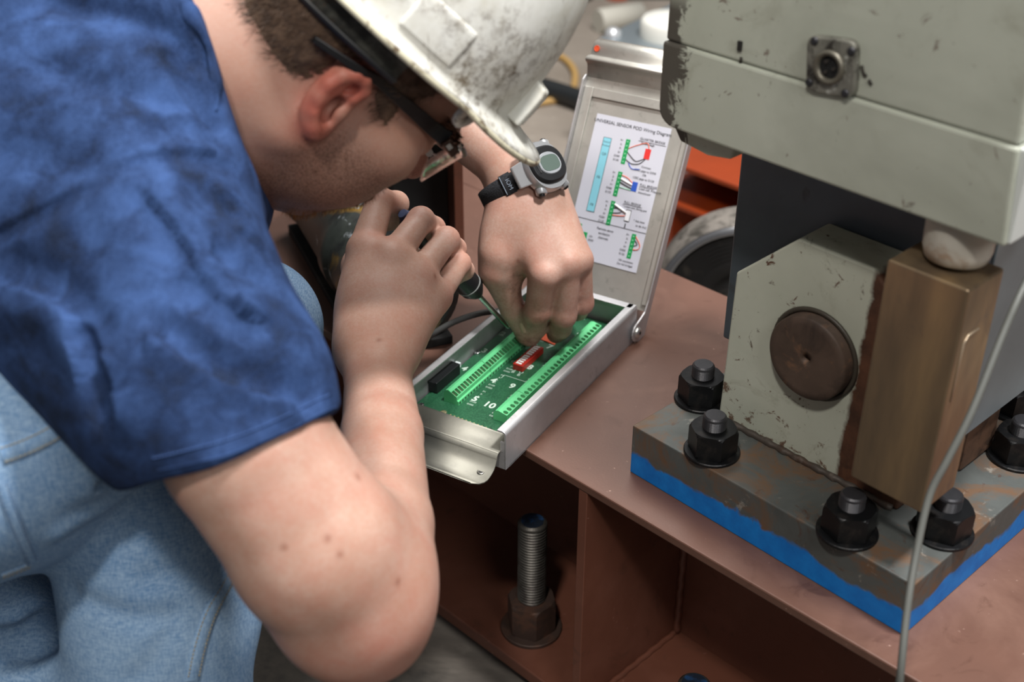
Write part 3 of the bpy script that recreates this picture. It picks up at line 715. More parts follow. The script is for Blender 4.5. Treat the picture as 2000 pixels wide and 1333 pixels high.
# lens shape in head coordinates: wraps from the hinge to the nose
def lens_pt(a, b, s):            # a 0..1 hinge->nose, b 0..1 top->bottom
    y = (.066 - .053 * a); x = .082 + .036 * math.sin(a * math.pi / 2) ** .9 - .003 * b; z = .044 - .006 * a - .036 * b + .010 * b * b * (2 * a - 1) ** 2
    return hd(x, s * y, z)
for s in (-1, 1):
    mb = MB(); n = 14; th = HR[:, 0] * .0018; vs = []
    def cor(a, b): r = .16; return (min(max(a, .0), 1.), b)
    for k in (0, 1):
        for j in range(n + 1):
            for i in range(n + 1):
                a, b = i / n, j / n; da = .10 * (abs(2 * b - 1) ** 4); a = da + (1 - 2 * da) * a; vs.append(lens_pt(a, b, s) - th * k)
    m = (n + 1) ** 2; fs = []
    for j in range(n):
        for i in range(n):
            q = (j * (n + 1) + i, j * (n + 1) + i + 1, (j + 1) * (n + 1) + i + 1, (j + 1) * (n + 1) + i); fs += [q, tuple(m + x for x in q[::-1])]
    for i in range(n):
        for a, b in ((i, i + 1), ((n) * (n + 1) + i + 1, n * (n + 1) + i), ((i + 1) * (n + 1), i * (n + 1)), (i * (n + 1) + n, (i + 1) * (n + 1) + n)): fs.append((a, m + a, m + b, b))
    mb.add(vs, fs, True); lens = mb.build('lens', M_lens, gl)
    mb = MB(); mb.tube([lens_pt(a, 0, s) + HR[:, 2] * .0006 for a in np.linspace(.05, .95, 12)], [.0017] * 12, 8); mb.build('brow_bar', M_frame, gl)
    mb = MB(); mb.tube(spline([lens_pt(.92, .3, s), lens_pt(.97, .45, s) - HR[:, 0] * .008, lens_pt(1., .55, s) - HR[:, 0] * .011], 4), .0009, 6); mb.lathe(lens_pt(1., .58, s) - HR[:, 0] * .012, HR[:, 1], [(-.0012, .003), (.0012, .003)], 14); mb.build('nose_pad', M_steel, gl)
mb = MB(); mb.tube(spline([lens_pt(.96, .12, -1), hd(.124, 0, .032), lens_pt(.96, .12, 1)], 5), .0016, 8); mb.build('bridge', M_frame, gl)
o = lens_pt(.04, .18, -1); fr = Fr(o, HR[:, 0], HR[:, 1], HR[:, 2])
mb = MB(fr); mb.box((-.010, -.0030, -.0042), (.004, .0008, .0036)); ep = mb.build('end_piece', worn('brown_metal', '#4a3a33', .3, .8, bump=None), gl, .0012)
mb = MB(fr); mb.box((-.0075, -.0034, -.0022), (-.0030, -.0028, .0014)); mb.build('silver_inlay', M_chrome, ep)
mb = MB(); mb.lathe(lens_pt(.07, .05, -1) + HR[:, 2] * .001, HR[:, 0], [(-.003, .0028), (.002, .0028), (.002, .0018), (-.001, .0016)], 14); mb.build('hinge_screw', M_chrome, gl)

# ---------------------------------------------------------------- wristwatch
wc = at(1014, 362, 1.251); wa = RV * .43 - UV * .88 - DV * .05; wa /= np.linalg.norm(wa)
wx = RV * .90 + UV * .43; wx -= wa * (wx @ wa); wx /= np.linalg.norm(wx); wy = np.cross(wa, wx)
M_strap = NT('black_woven_strap'); w_ = M_strap.noise(700, 2, .5); M_strap.bump(w_, .6, .0008); M_strap = M_strap.out(M_strap.ramp(w_, [(.35, lin('#0c0d10')), (.75, lin('#2b2d33'))]), .9)
M_silver = plain('silver_resin', '#b4b6b8', .32, .55)
wt = empty('wristwatch', wc, 'silver and black digital sports watch on woven black strap at the left wrist', 'watch')
ANG = np.linspace(0, 2 * math.pi, 73)[:-1]; RAD = np.full(72, .012); dirs = np.outer(np.cos(ANG), wx) + np.outer(np.sin(ANG), wy)
for _ in range(60): RAD += np.clip(-body.ev(wc + dirs * RAD[:, None]), 0, .01) * .9
RAD = np.max([np.roll(RAD, k) for k in (-1, 0, 1)], 0) + .0008
RAD = (RAD + np.roll(RAD, 1) + np.roll(RAD, -1)) / 3
wrad = lambda a: np.interp(a % (2 * math.pi), np.append(ANG, 2 * math.pi), np.append(RAD, RAD[0]))
mb = MB(); n = 72; vs = []
for i in range(n):
    a = 2 * math.pi * i / n; d = wx * math.cos(a) + wy * math.sin(a); r = wrad(a)
    for k, (h, e) in enumerate(((-.0095, 0), (-.0090, .0022), (.0090, .0022), (.0095, 0), (.0095, -.002), (-.0095, -.002))): vs.append(wc + d * (r + e) + wa * h)
mb.add(vs, [(i * 6 + k, i * 6 + (k + 1) % 6, ((i + 1) % n) * 6 + (k + 1) % 6, ((i + 1) % n) * 6 + k) for i in range(n) for k in range(6)], True); strap = mb.build('strap', M_strap, wt)
wn = RV * .46 + UV * .44 - DV * .77; wn -= wa * (wn @ wa); wn /= np.linalg.norm(wn); wv = np.cross(wn, wa)
cc = wc + wn * (wrad(math.atan2(wn @ wy, wn @ wx)) + .003)
wf = Fr(cc, wv * 1.18, wa * 1.18, wn)         # across, along the arm, outwards
def oval(rx, ry, n=40, sq=2.4): return [(rx * np.sign(math.cos(t)) * abs(math.cos(t)) ** (2 / sq), ry * np.sign(math.sin(t)) * abs(math.sin(t)) ** (2 / sq)) for t in np.linspace(0, 2 * math.pi, n, endpoint=False)]
def loft(fr, rings, closed_top=True):
    mb = MB(fr); n = len(rings[0][0]); vs = [(x, y, z) for ring, z in rings for (x, y) in ring]
    fs = [(k * n + i, k * n + (i + 1) % n, (k + 1) * n + (i + 1) % n, (k + 1) * n + i) for k in range(len(rings) - 1) for i in range(n)]
    mb.add(vs, fs, True)
    if closed_top: mb.add(vs[-n:], [tuple(range(n))]); mb.add(vs[:n], [tuple(range(n))[::-1]])
    return mb
loft(wf, [(oval(.0195, .0215), -.004), (oval(.0200, .0220), .003), (oval(.0185, .0205), .0070)]).build('case', M_silver, wt)
loft(wf, [(oval(.0190, .0170), .0040), (oval(.0178, .0158), .0098), (oval(.0165, .0146), .0108)]).build('bezel', M_black, wt)
loft(Fr(wf.w((.001, 0, 0)), wv * 1.18, wa * 1.18, wn), [(oval(.0120, .0098, sq=2.2), .0106), (oval(.0112, .0091, sq=2.2), .0116)]).build('display_ring', plain('pale_ring', '#a9adb1', .35, .3), wt)
loft(Fr(wf.w((.001, 0, 0)), wv * 1.18, wa * 1.18, wn), [(oval(.0100, .0070, sq=3), .0114), (oval(.0098, .0068, sq=3), .0119)]).build('display', plain('grey_green_lcd', '#58665f', .15), wt)
loft(Fr(wf.w((-.0125, 0, 0)), wv * 1.18, wa * 1.18, wn), [(oval(.0016, .0065), .0100), (oval(.0014, .006), .0118)]).build('light_button', M_chrome, wt)
for sx in (-1, 1):
    for sy in (-1, 1):
        p = wf.w((sx * .0125, sy * .0178, -.0005)); mb = MB(); mb.lathe(p, wa * sy + wv * sx * .35, [(-.003, .0058), (.0035, .0056), (.0042, .0046)], 20); g = mb.build('button_guard', M_silver, wt)
        mb = MB(); mb.lathe(p + (wa * sy + wv * sx * .35) * .004, wa * sy + wv * sx * .35, [(-.001, .0030), (.0016, .0029), (.0022, .0020)], 18); mb.build('push_button', M_black, g)
for s in (-1, 1):
    ps_ = [wf.w((s * x, y, z)) for x, y, z in ((.016, -.011, .001), (.016, .011, .001), (.026, .0095, -.010), (.026, -.0095, -.010))]
    top = [np.array(p) + wn * .003 for p in ps_]; mb = MB(); mb.add(ps_ + top, [(4, 5, 6, 7), (3, 2, 1, 0), (0, 1, 5, 4), (1, 2, 6, 5), (2, 3, 7, 6), (3, 0, 4, 7)]); mb.build('lug', M_silver, wt, .001)
# stitched keeper on the strap with its printed word
aa = math.atan2(wn @ wy, wn @ wx); sgn = 1 if ((wx * math.cos(aa + .95) + wy * math.sin(aa + .95)) @ RV) < ((wx * math.cos(aa - .95) + wy * math.sin(aa - .95)) @ RV) else -1
def onstrap(a, h, e):
    a = aa + sgn * a; r = wrad(a); return wc + (wx * math.cos(a) + wy * math.sin(a)) * (r + e) + wa * h
mb = MB(); vs = []
for i in range(9):
    a = .82 + .30 * i / 8
    for h, e in ((-.0105, .0015), (-.0105, .0034), (.0105, .0034), (.0105, .0015)): vs.append(onstrap(a, h, e))
mb.add(vs, [(i * 4 + k, i * 4 + k + 1, i * 4 + k + 5, i * 4 + k + 4) for i in range(8) for k in range(3)], True); keeper = mb.build('strap_keeper', M_strap, wt)
mb = MB(); mb.tube([onstrap(1.09, h, .0037) for h in np.linspace(-.0095, .0095, 9)], .0005, 6); mb.build('keeper_stitching', plain('grey_thread', '#6e7883', .8), keeper)
def text(body_, fr, x, y, size, m, parent, name='printed_text', align='CENTER', ext=.00004, z=.0002, bold=0.):
    cu = bpy.data.curves.new(name, 'FONT'); cu.body = body_; cu.size = size; cu.align_x = align; cu.align_y = 'CENTER'; cu.extrude = ext; cu.offset = bold; cu.resolution_u = 3
    o = bpy.data.objects.new(name, cu); COL.objects.link(o); cu.materials.append(m)
    o.matrix_world = Matrix(np.vstack([np.column_stack([fr.M[0], fr.M[1], fr.M[2], fr.w((x, y, z))]), [0, 0, 0, 1]]).tolist())
    o.parent = parent; o.matrix_parent_inverse = Matrix.Translation(parent.location).inverted() if (parent.type == 'EMPTY') else Matrix()
    return o
M_wht = plain('white_print', '#dfe3df', .6)
q = onstrap(.93, 0, 0); d = onstrap(.95, 0, 0) - onstrap(.91, 0, 0); d /= np.linalg.norm(d); nn = np.cross(wa, d); nn *= np.sign(nn @ (q - wc)); 
text('IOM', Fr(onstrap(.93, .001, .0036), wa * np.sign(np.dot(np.cross(wa, -d * 1), nn)), -d * 1, nn), 0, 0, .0062, plain('grey_print', '#8b97a5', .7), wt, 'strap_print')

# ---------------------------------------------------------------- screwdriver in the right hand
tipp = at(994, 641, 1.300); but = at(797, 429, 1.156); sd = tipp - but; SL = np.linalg.norm(sd); sd /= SL
scr = empty('screwdriver', tipp, 'slim black handled screwdriver held in the right hand over the board', 'screwdriver')
x0 = (np.linalg.norm(at(937, 586, 1) - at(937, 586, 1)))
# distance along the axis where the handle ends (seen at 937,584)
tt = min(np.linspace(0, SL, 800), key=lambda s: abs(1000 + F * ((but + sd * s - CP) @ RV) / ((but + sd * s - CP) @ DV) - 934))
mb = MB(); mb.lathe(but, sd, [(-.004, .006), (0, .0095), (.01, .0105), (tt - .055, .0112), (tt - .038, .0125), (tt - .024, .0128), (tt - .012, .0122), (tt - .002, .0066), (tt, .0052)], 28); hnd = mb.build('handle', M_black, scr)
mb = MB(); mb.lathe(but, sd, [(tt - .0195, .0131), (tt - .0185, .0131)], 28); mb.build('grey_band', plain('grey_band', '#8c8f8c', .6), hnd)
mb = MB(); mb.lathe(but, sd, [(-.010, .0045), (-.006, .0062), (.0, .0064)], 20); mb.build('swivel_cap', plain('dark_blue_plastic', '#3c4660', .4), hnd)
mb = MB(); mb.lathe(but, sd, [(tt - .002, .0029), (SL - .012, .0029), (SL - .003, .0022), (SL, .0009)], 18); mb.build('shaft', M_chrome, scr)
# ---------------------------------------------------------------- floor, steel beam and its bolts
FZ = -.32
t = NT('concrete'); c = t.ramp(t.noise(1.6, 5, .6), [(.3, lin('#7b7268')), (.7, lin('#9b9186'))])
c = t.mix(t.ramp(t.noise(3, 6, .6, .6, off=2), [(.45, 0.), (.75, .8)]), c, lin('#766c60')); c = t.mix(t.ramp(t.noise(40, 4, .6), [(.6, 0.), (.78, 1.)]), c, lin('#a39a8e'))
st = t.xyz(t.coord(rot=(0, 0, math.radians(-45.2)), src='Object'))      # shade in front of the beam, painted dark into the floor colour
floor_shade = t.math('SUBTRACT', t.math('MULTIPLY_ADD', t.noise(3.5, 6, .65, .6, off=6), .5, .47), t.math('MULTIPLY_ADD', t.xyz(t.tc.outputs['Object'])[0], .709, t.math('MULTIPLY', t.xyz(t.tc.outputs['Object'])[1], .705)))
c = t.mix(t.ramp(floor_shade, [(0., 0.), (.10, .92)]), c, t.ramp(t.noise(60, 5, .7), [(.35, lin('#2b2825')), (.7, lin('#454039'))]))
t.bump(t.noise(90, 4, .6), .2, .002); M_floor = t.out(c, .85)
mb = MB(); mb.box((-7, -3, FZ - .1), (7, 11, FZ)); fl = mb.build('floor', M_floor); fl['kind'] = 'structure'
def dirt_oxide(name, base, a, b):
    return worn(name, base, .44, vs=7, vary=.13, layers=((9, .50, .80, a, 6, .5), (120, .69, .77, b, 3, 0), (26, .60, .74, '#54372b', 6, 1.)), bump=(420, .2, .0004), Specular_IOR_Level=.6)
M_ox = dirt_oxide('red_oxide_paint', '#634539', '#795a4d', '#b99a8c'); M_ox2 = dirt_oxide('red_oxide_paint_shop', '#6b4132', '#7a4f40', '#9b7566')
pe = onz(1050, 892); ta = math.radians(-45.2); BF = Fr(pe, (math.cos(ta), math.sin(ta), 0), (-math.sin(ta), math.cos(ta), 0))
E0, E1 = -1.5, 1.1; LZ = -.285
mb = MB(BF); mb.box((E0, 0, -.0095), (E1, .372, 0)); beam = mb.build('steel_beam', M_ox, None, .0015)
tag(beam, 'red oxide painted steel beam that carries the open box and the bolted base plate', 'beam')
mb = MB(BF); mb.box((-.95, .3725, -.0095), (-.33, .475, 0)); mb.build('side_plate', M_ox, beam, .001)
mb = MB(BF); mb.box((E0, .158, LZ), (E1, .170, -.0095)); mb.build('web', M_ox2, beam)
mb = MB(BF); mb.box((E0, 0, LZ - .016), (E1, .372, LZ)); mb.build('bottom_flange', M_ox2, beam, .0015)
es = .0565
for i, ec in enumerate((es, es + .62, es - .72)):
    mb = MB(BF); mb.box((ec - .0052, .001, LZ), (ec + .0052, .158, -.0095)); mb.build('stiffener', M_ox2, beam, .0008)
    for s in (-1, 1):
        mb = MB(BF); pr = []
        for k in range(40):
            z = LZ + (-.0095 - LZ) * k / 39; pr.append((ec + s * (.0075 + .0008 * math.sin(k * 2.1)), .1555, z))
        mb.tube(pr, [.0042 + .0006 * math.sin(k * 1.9) for k in range(40)], 7); mb.build('weld_bead', M_ox2, beam)
        mb = MB(BF); mb.tube([(ec + s * (.0075 + .0006 * math.sin(k * 1.7)), .002 + .153 * k / 29, LZ + .001) for k in range(30)], .0036, 6); mb.build('weld_bead', M_ox2, beam)
# hexagon nuts, washers and studs
M_nut = worn('blackened_nut', '#1a1b1d', .38, .55, vs=90, layers=((60, .55, .75, '#33302e', 5, .4),), bump=(240, .2, .0004)); M_stud = worn('dark_stud', '#3b3b3e', .42, .6, vs=120, bump=(300, .25, .0004))
M_rustnut = worn('brown_rusted_nut', '#4a3a33', .6, .4, vs=60, layers=((40, .45, .7, '#6b4a3a', 5, .5),), bump=(160, .35, .0008)); M_rod = worn('threaded_rod_steel', '#55524d', .45, .6, vs=80, layers=((50, .5, .7, '#3a3430', 4, .3),), bump=None)
def hexnut(R, h, n=72):
    mb = MB(); ap = R * math.cos(math.pi / 6); ring = []
    for z, cap in ((0, .945), (.07, 1.1), (.84, 1.1), (.90, .985), (.955, .945), (1., .895)):
        for i in range(n):
            a = 2 * math.pi * i / n; hx = ap / math.cos((a + math.pi / 6) % (math.pi / 3) - math.pi / 6); r = min(hx, R * cap); ring.append((r * math.cos(a), r * math.sin(a), z * h))
    m = 6; fs = [(k * n + i, k * n + (i + 1) % n, (k + 1) * n + (i + 1) % n, (k + 1) * n + i) for k in range(m - 1) for i in range(n)]
    mb.add(ring, fs); mb.add(ring[-n:], [tuple(range(n))]); mb.add(ring[:n], [tuple(range(n))[::-1]]); return mb
def local(o): o.matrix_parent_inverse = Matrix(); return o
proto = empty('anchored_stud', (0, 0, 0))
P_parts = [local(hexnut(.0215, .0235).build('nut', M_nut, proto))]
P_parts[0].location.z = .0028
mb = MB(); mb.lathe((0, 0, 0), (0, 0, 1), [(0, .0245), (.0020, .0245), (.0028, .0238)], 40, False); P_parts.append(local(mb.build('washer', M_nut, proto)))
mb = MB(); prof = [(.0, .0098)]
for k in range(10): prof += [(.0255 + k * .0011, .0098), (.0260 + k * .0011, .0104)]
prof += [(.0375, .0098), (.0388, .0084)]; mb.lathe((0, 0, 0), (0, 0, 1), prof, 32, False); P_parts.append(local(mb.build('stud', M_stud, proto)))
bt = math.radians(-47); BP = Fr(onz(1230, 922), (math.cos(bt), math.sin(bt), 0), (-math.sin(bt), math.cos(bt), 0)); PT = .052
studs = [((.015, .076), 20, 'black nut and stud behind the left edge of the pale green bracket'), ((.0737, .0204), 12, 'black nut and stud at the front left corner of the base plate'), ((.2153, .0151), 25, 'black nut and stud in front of the brass bar foot'),
         ((.2668, .0703), 5, 'black nut and stud at the right of the brass bar, shiny facet'), ((.257, .2061), 18, 'black nut and stud at the right frame edge, nearer of two'), ((.2183, .272), 40, 'black nut and stud at the right frame edge, farther and half hidden')]
for i, ((a, b), rz, lab) in enumerate(studs):
    r = proto if i == 0 else proto.copy()
    if i: COL.objects.link(r)
    r.location = tuple(BP.w((a, b, PT + .0003))); r.rotation_euler = (0, 0, math.radians(rz)); tag(r, lab, 'bolt', 'nuts and studs clamping the base plate')
    if i:
        for c in P_parts:
            q = c.copy(); q.parent = r; COL.objects.link(q)
def anchor(loc, rz, lab, hrod):
    a = empty('anchor_bolt', loc, lab, 'bolt', 'anchor bolts through the lower flange'); a.rotation_euler = (0, 0, math.radians(rz))
    local(hexnut(.0275, .040).build('nut', M_rustnut, a)).location.z = .004
    mb = MB(); mb.lathe((0, 0, 0), (0, 0, 1), [(0, .0335), (.0035, .0335), (.0042, .0325)], 44, False); local(mb.build('washer', M_rustnut, a))
    mb = MB(); prof = []; z = .0
    while z < hrod - .004: prof += [(z, .0138), (z + .0016, .0155), (z + .0022, .0155)]; z += .0037
    prof += [(hrod - .002, .0150), (hrod, .0125)]; mb.lathe((0, 0, 0), (0, 0, 1), prof, 36, False); local(mb.build('threaded_rod', M_rod, a))
    mb = MB(); mb.lathe((0, 0, 0), (0, 0, 1), [(hrod - .0005, .0122), (hrod + .0004, .0118)], 30, False); local(mb.build('painted_end', worn('blue_black_paint', '#1c2430', .4, layers=((60, .55, .7, '#23456e', 3, 0),)), a))
anchor(tuple(BF.w((-.052, .048, LZ + .0002))), 10, 'tall threaded anchor bolt with rusty nut under the beam top, left bay', .150)
q = onz(1357, 1336, LZ + .128); q[2] = LZ + .0002
anchor(tuple(q), 25, 'anchor bolt in the right bay with only its dark top in frame', .128)

# ---------------------------------------------------------------- base plate with a blue painted edge
t = NT('grey_plate_blue_edge'); c = t.ramp(t.noise(11, 6, .65, .4), [(.3, lin('#474a48')), (.7, lin('#5c605e'))])
c = t.mix(t.ramp(t.noise(17, 6, .7, 1.0, off=3), [(.48, 0.), (.62, .85)]), c, lin('#6b4f38')); c = t.mix(t.ramp(t.noise(34, 6, .7, 1.0, off=8), [(.62, 0.), (.70, .9)]), c, lin('#4a2f22')); c = t.mix(t.ramp(t.noise(50, 5, .7, .6, off=5), [(.62, 0.), (.72, .8)]), c, lin('#97938a'))
zz = t.xyz(t.tc.outputs['Object'])[2]; lim = t.math('MULTIPLY_ADD', t.noise(14, 4, .6, .5, off=2), .040, t.math('MULTIPLY', t.noise(70, 4, .7, .5), .008)); lim = t.math('ADD', lim, .0005)
c = t.mix(t.ramp(t.math('SUBTRACT', lim, zz), [(.0, 0.), (.0016, 1.)]), c, t.ramp(t.noise(60, 4, .6), [(.3, lin('#0668ba')), (.7, lin('#0f7fd2'))]))
t.bump(t.noise(150, 5, .65), .3, .0006); M_plate = t.out(c, .6, .15, Specular_IOR_Level=.4)
mb = MB(BP); mb.box((0, 0, 0), (.2855, .36, PT)); pl = mb.build('base_plate', M_plate, None, .0012)
tag(pl, 'thick grey steel base plate with a blue painted lower edge on the beam', 'plate')

# ---------------------------------------------------------------- pivot bracket, lever, brass bar and machine head
def palegreen(name, dirty=1.):
    t = NT(name); c = t.ramp(t.noise(8, 5, .6), [(.3, lin('#abafa0')), (.7, lin('#bcc0b1'))])
    c = t.mix(t.ramp(t.noise(14, 6, .7, .8, off=2), [(.55, 0.), (.75, .55 * dirty)]), c, lin('#7c7660'))
    c = t.mix(t.ramp(t.noise(58, 6, .72, .8, off=5), [(.635, 0.), (.675, .95 * dirty)]), c, lin('#54301d')); c = t.mix(t.ramp(t.noise(21, 5, .7, 1.2, off=9), [(.66, 0.), (.72, .9 * dirty)]), c, lin('#4c392c'))
    return t, c
t, c = palegreen('pale_green_worn_paint')
sx = t.xyz(t.coord(rot=(0, 0, -bt), loc=(0, 0, 0)))   # rotated so x runs along the bracket
EB = float(BP.w((0, 0, 0))[0] * math.cos(bt) + BP.w((0, 0, 0))[1] * math.sin(bt))
edge = t.math('MULTIPLY_ADD', t.noise(45, 5, .7, .6, off=1), .012, EB + .158); edge = t.math('MULTIPLY_ADD', t.xyz(t.tc.outputs['Object'])[2], .03, edge)
c = t.mix(t.ramp(t.math('SUBTRACT', sx[0], edge), [(0, 0.), (.001, 1.)]), c, t.ramp(t.noise(40, 6, .7), [(.35, lin('#3d2619')), (.7, lin('#5d3b28'))]))
low = t.math('MULTIPLY_ADD', t.math('SUBTRACT', .125, t.xyz(t.tc.outputs['Object'])[2]), 1.9, t.noise(46, 6, .75, .8, off=12)); c = t.mix(t.ramp(low, [(.66, 0.), (.72, .9)]), c, lin('#5a3a26'))
t.bump(t.noise(220, 4, .6), .25, .0005); M_brk = t.out(c, .6, 0)
M_steelrust = worn('brown_steel', '#4d4640', .55, .35, vs=20, layers=((22, .5, .7, '#4c3323', 6, .6), (60, .58, .72, '#6b6058', 4, 0)), bump=(180, .25, .0005))
brk = empty('pivot_bracket', BP.w((.13, .09, PT)), 'pale green chipped bracket with clipped top corner and big rusty round pin', 'bracket')
outl = [(.0431, PT), (.2275, PT), (.2275, .20), (.172, .2522), (.1024, .2522), (.0462, .1999)]
mb = MB(BP); mb.prism(outl, 1, .0673, .110); mb.build('cheek_plate', M_brk, brk, .0018)
mb = MB(BP); mb.lathe((.1317, .0673, .1585), (0, -1, 0), [(-.04, .0372), (.0105, .0372), (.0125, .0355), (.0128, .030), (.0118, .0075), (.0116, .004), (.006, .003)], 56); mb.build('pin', worn('rusty_pin', '#53443a', .62, .2, vs=24, vary=.3, layers=((16, .48, .68, '#332a25', 5, .7), (50, .58, .72, '#7d5c45', 5, .4)), bump=(130, .35, .0008)), brk)
mb = MB(BP); mb.tube([(.1317 + .0395 * math.cos(a), .0662, .1585 + .0395 * math.sin(a)) for a in np.linspace(0, 2 * math.pi, 49)[:-1]], .0022, 6, True); mb.build('pin_seal', worn('dark_grease', '#3a352d', .5), brk)
mb = MB(BP); mb.tube([(.044 + .18 * k / 39, .0655 + .0007 * math.sin(k * 2.3), PT + .0012) for k in range(40)], [.0034 + .0006 * math.sin(k * 1.7) for k in range(40)], 7); mb.build('weld_bead', M_steelrust, brk)
M_dark = worn('dark_blue_steel', '#555e67', .5, .4, vs=9, vary=.2, layers=((18, .60, .75, '#3d352c', 5, .5), (40, .70, .74, '#5c5f62', 4, 0)), bump=(200, .15, .0004))
M_bluegrey = worn('blue_grey_paint', '#7f8a90', .5, .1, vs=12, bump=(200, .15, .0004))
mb = MB(BP); mb.box((.006, .1125, .100), (.238, .25, .332)); lev = mb.build('lever_block', M_dark, None, .002); tag(lev, 'dark blue steel block standing behind the pale green bracket', 'block')
mb = MB(BP); mb.box((.238, .116, .101), (.2405, .247, .331)); mb.build('end_face', M_bluegrey, lev, .0008)
mb = MB(BP); mb.box((.185, .150, PT + .0002), (.236, .205, .0985)); sp = mb.build('spacer_block', worn('orange_rust', '#5e4433', .75, .1, vs=30, vary=.25, layers=((50, .5, .65, '#39291f', 5, .6),), bump=(140, .5, .001)), None, .003); tag(sp, 'small rusty spacer block on the plate at the right edge, under the block', 'block')
# brass bar
t = NT('brushed_bronze'); n1 = t.noise(1, 4, .6, vec=t.coord((26, 26, 5))); n2 = t.noise(1, 3, .6, vec=t.coord((900, 900, 14)))
c = t.ramp(n1, [(.30, lin('#6e6153')), (.55, lin('#927e64')), (.75, lin('#ae9470'))]); c = t.mix(t.ramp(t.noise(30, 5, .7, .6, off=3), [(.6, 0.), (.75, .7)]), c, lin('#6d625a')); t.bump(n2, .15, .0004)
M_brass = t.out(c, .42, .75)
bar = empty('bronze_bar', BP.w((.243, .033, .11)), 'heavy upright rectangular bronze bar hanging under the machine head', 'bar')
mb = MB(BP); mb.box((.2124, .0095, .1085), (.2745, .0565, .297)); mb.build('bar_body', M_brass, bar, .0022, 3)
mb = MB(BP); mb.tube([(.2748, .0175, .205), (.2748, .0175, .253), (.2748, .022, .2575), (.2748, .036, .2575)], .0009, 6); mb.build('scribed_mark', plain('bright_scratch', '#c9b79f', .4, .7), bar)
# machine head
t, c = palegreen('machine_paint', 1.2); c = t.mix(.35, c, lin('#9fa39a')); t.bump(t.noise(180, 4, .6), .18, .0006)
c = t.mix(t.ramp(t.noise(5, 5, .65, .5, off=6), [(.45, 0.), (.8, .55)]), c, lin('#75776a'))
sxh = t.xyz(t.coord(rot=(0, 0, -bt))); EH = EB + .0
wear = t.math('SUBTRACT', t.math('MULTIPLY_ADD', t.noise(40, 6, .75, .8, off=4), .062, EH - .012), sxh[0]); zz = t.xyz(t.tc.outputs['Object'])[2]
c = t.mix(t.math('MULTIPLY', t.ramp(wear, [(0, 0.), (.002, .92)]), t.ramp(t.math('SUBTRACT', .445, zz), [(0, 0.), (.02, 1.)])), c, lin('#3c352f'))
M_head = t.out(c, .55, 0)
GF = .010
hdm = empty('machine_head', BP.w((.15, .13, .335)), 'large pale grey green machine housing overhanging the bracket and bar', 'machine')
rc = [(.004 + .012 * (1 - math.cos(a)), .333 + .013 * (1 - math.sin(a))) for a in np.linspace(0, math.pi / 2, 6)]
rc = [(-.002 + .016 * (1 - math.cos(a)), .3345 + .014 * (1 - math.sin(a))) for a in np.linspace(0, math.pi / 2, 6)]
mb = MB(BP); mb.prism(rc + [(.2905, .3345), (.2855, .4005), (-.002, .4005)], 1, GF, .27); mb.build('lower_housing', M_head, hdm, .0022)
mb = MB(BP); mb.prism([(-.001, .4008), (.2845, .4008), (.2800, .505), (.001, .505)], 1, GF + .0022, .265); mb.build('upper_housing', M_head, hdm, .0025)
mb = MB(BP); mb.box((.2845, GF + .004, .336), (.2925, .26, .3995)); mb.build('lit_end_face', plain('lit_end_paint', '#c3c7c4', .5), hdm, .001)  # end face of the housing, the light on it put into a paler colour
mb = MB(BP); mb.prism([(.002, .3340), (.066, .3340), (.062, .3200), (.040, .3165), (.012, .3200)], 1, GF + .012, .10); mb.build('under_lip', M_head, hdm, .002)
sk = (.148, GF + .0022, .4185); mb = MB(BP); mb.lathe(sk, (0, -1, 0), [(-.001, .023), (.0028, .023), (.0045, .0215)], 4, False); 
sq = [(sk[0] + x * math.cos(.12) - z * math.sin(.12), sk[2] + x * math.sin(.12) + z * math.cos(.12)) for x, z in oval(.0195, .0195, 32, 6)]
mb = MB(BP); mb.prism(sq, 1, GF - .0035, GF + .004); skt = mb.build('socket_flange', worn('worn_socket', '#74736a', .5, .3, vs=60, vary=.25, layers=((70, .5, .62, '#33302b', 5, .5), (60, .6, .7, '#b9bbb4', 3, 0)), bump=(150, .4, .001)), hdm, .0015)
ring = [(.0, .0118), (.0030, .0115), (.0034, .0095), (.0018, .0078), (-.004, .0074)]
mb = MB(BP); mb.lathe((sk[0], GF - .0035, sk[2]), (0, -1, 0), ring, 36, True, False); mb.build('socket_ring', worn('ring_steel', '#6b675c', .45, .6, bump=None), skt)
mb = MB(BP); mb.lathe((sk[0], GF - .0036, sk[2]), (0, -1, 0), [(0, .0085), (.0004, .0085)], 30); mb.build('socket_hole', plain('socket_black', '#070707', .8), skt)
for a in (0, 2.1, 4.2):
    mb = MB(BP); mb.lathe((sk[0] + .0042 * math.cos(a), GF - .004, sk[2] + .0042 * math.sin(a)), (0, -1, 0), [(0, .0012), (.0022, .0010)], 10); mb.build('contact_pin', plain('dull_pin', '#55504a', .4, .7), skt)
for s1 in (-1, 1):
    for s2 in (-1, 1):
        mb = MB(BP); mb.lathe((sk[0] + .0145 * s1, GF - .0033, sk[2] + .0145 * s2), (0, -1, 0), [(0, .0030), (.0012, .0028), (.0016, .0018)], 14); mb.build('flange_screw', M_stud, skt)
mb = MB(BP); mb.box((.067, GF + .0005, .4095), (.0705, GF + .0030, .4165)); mb.build('slot', plain('slot_dark', '#1b1916', .8), hdm)
M_chip = plain('dark_chip', '#2d2822', .8)
for pts in ([(1683, 128), (1686, 142), (1692, 150)], [(1697, 156), (1702, 166)], [(1448, 112), (1446, 122)]):
    q = [BP.l(onplane(u, v, BP.w((0, GF + .0018, 0)), BP.M[1])) for u, v in pts]; mb = MB(BP); mb.tube(q, [.0012] * len(q), 6); mb.build('paint_chip', M_chip, hdm)
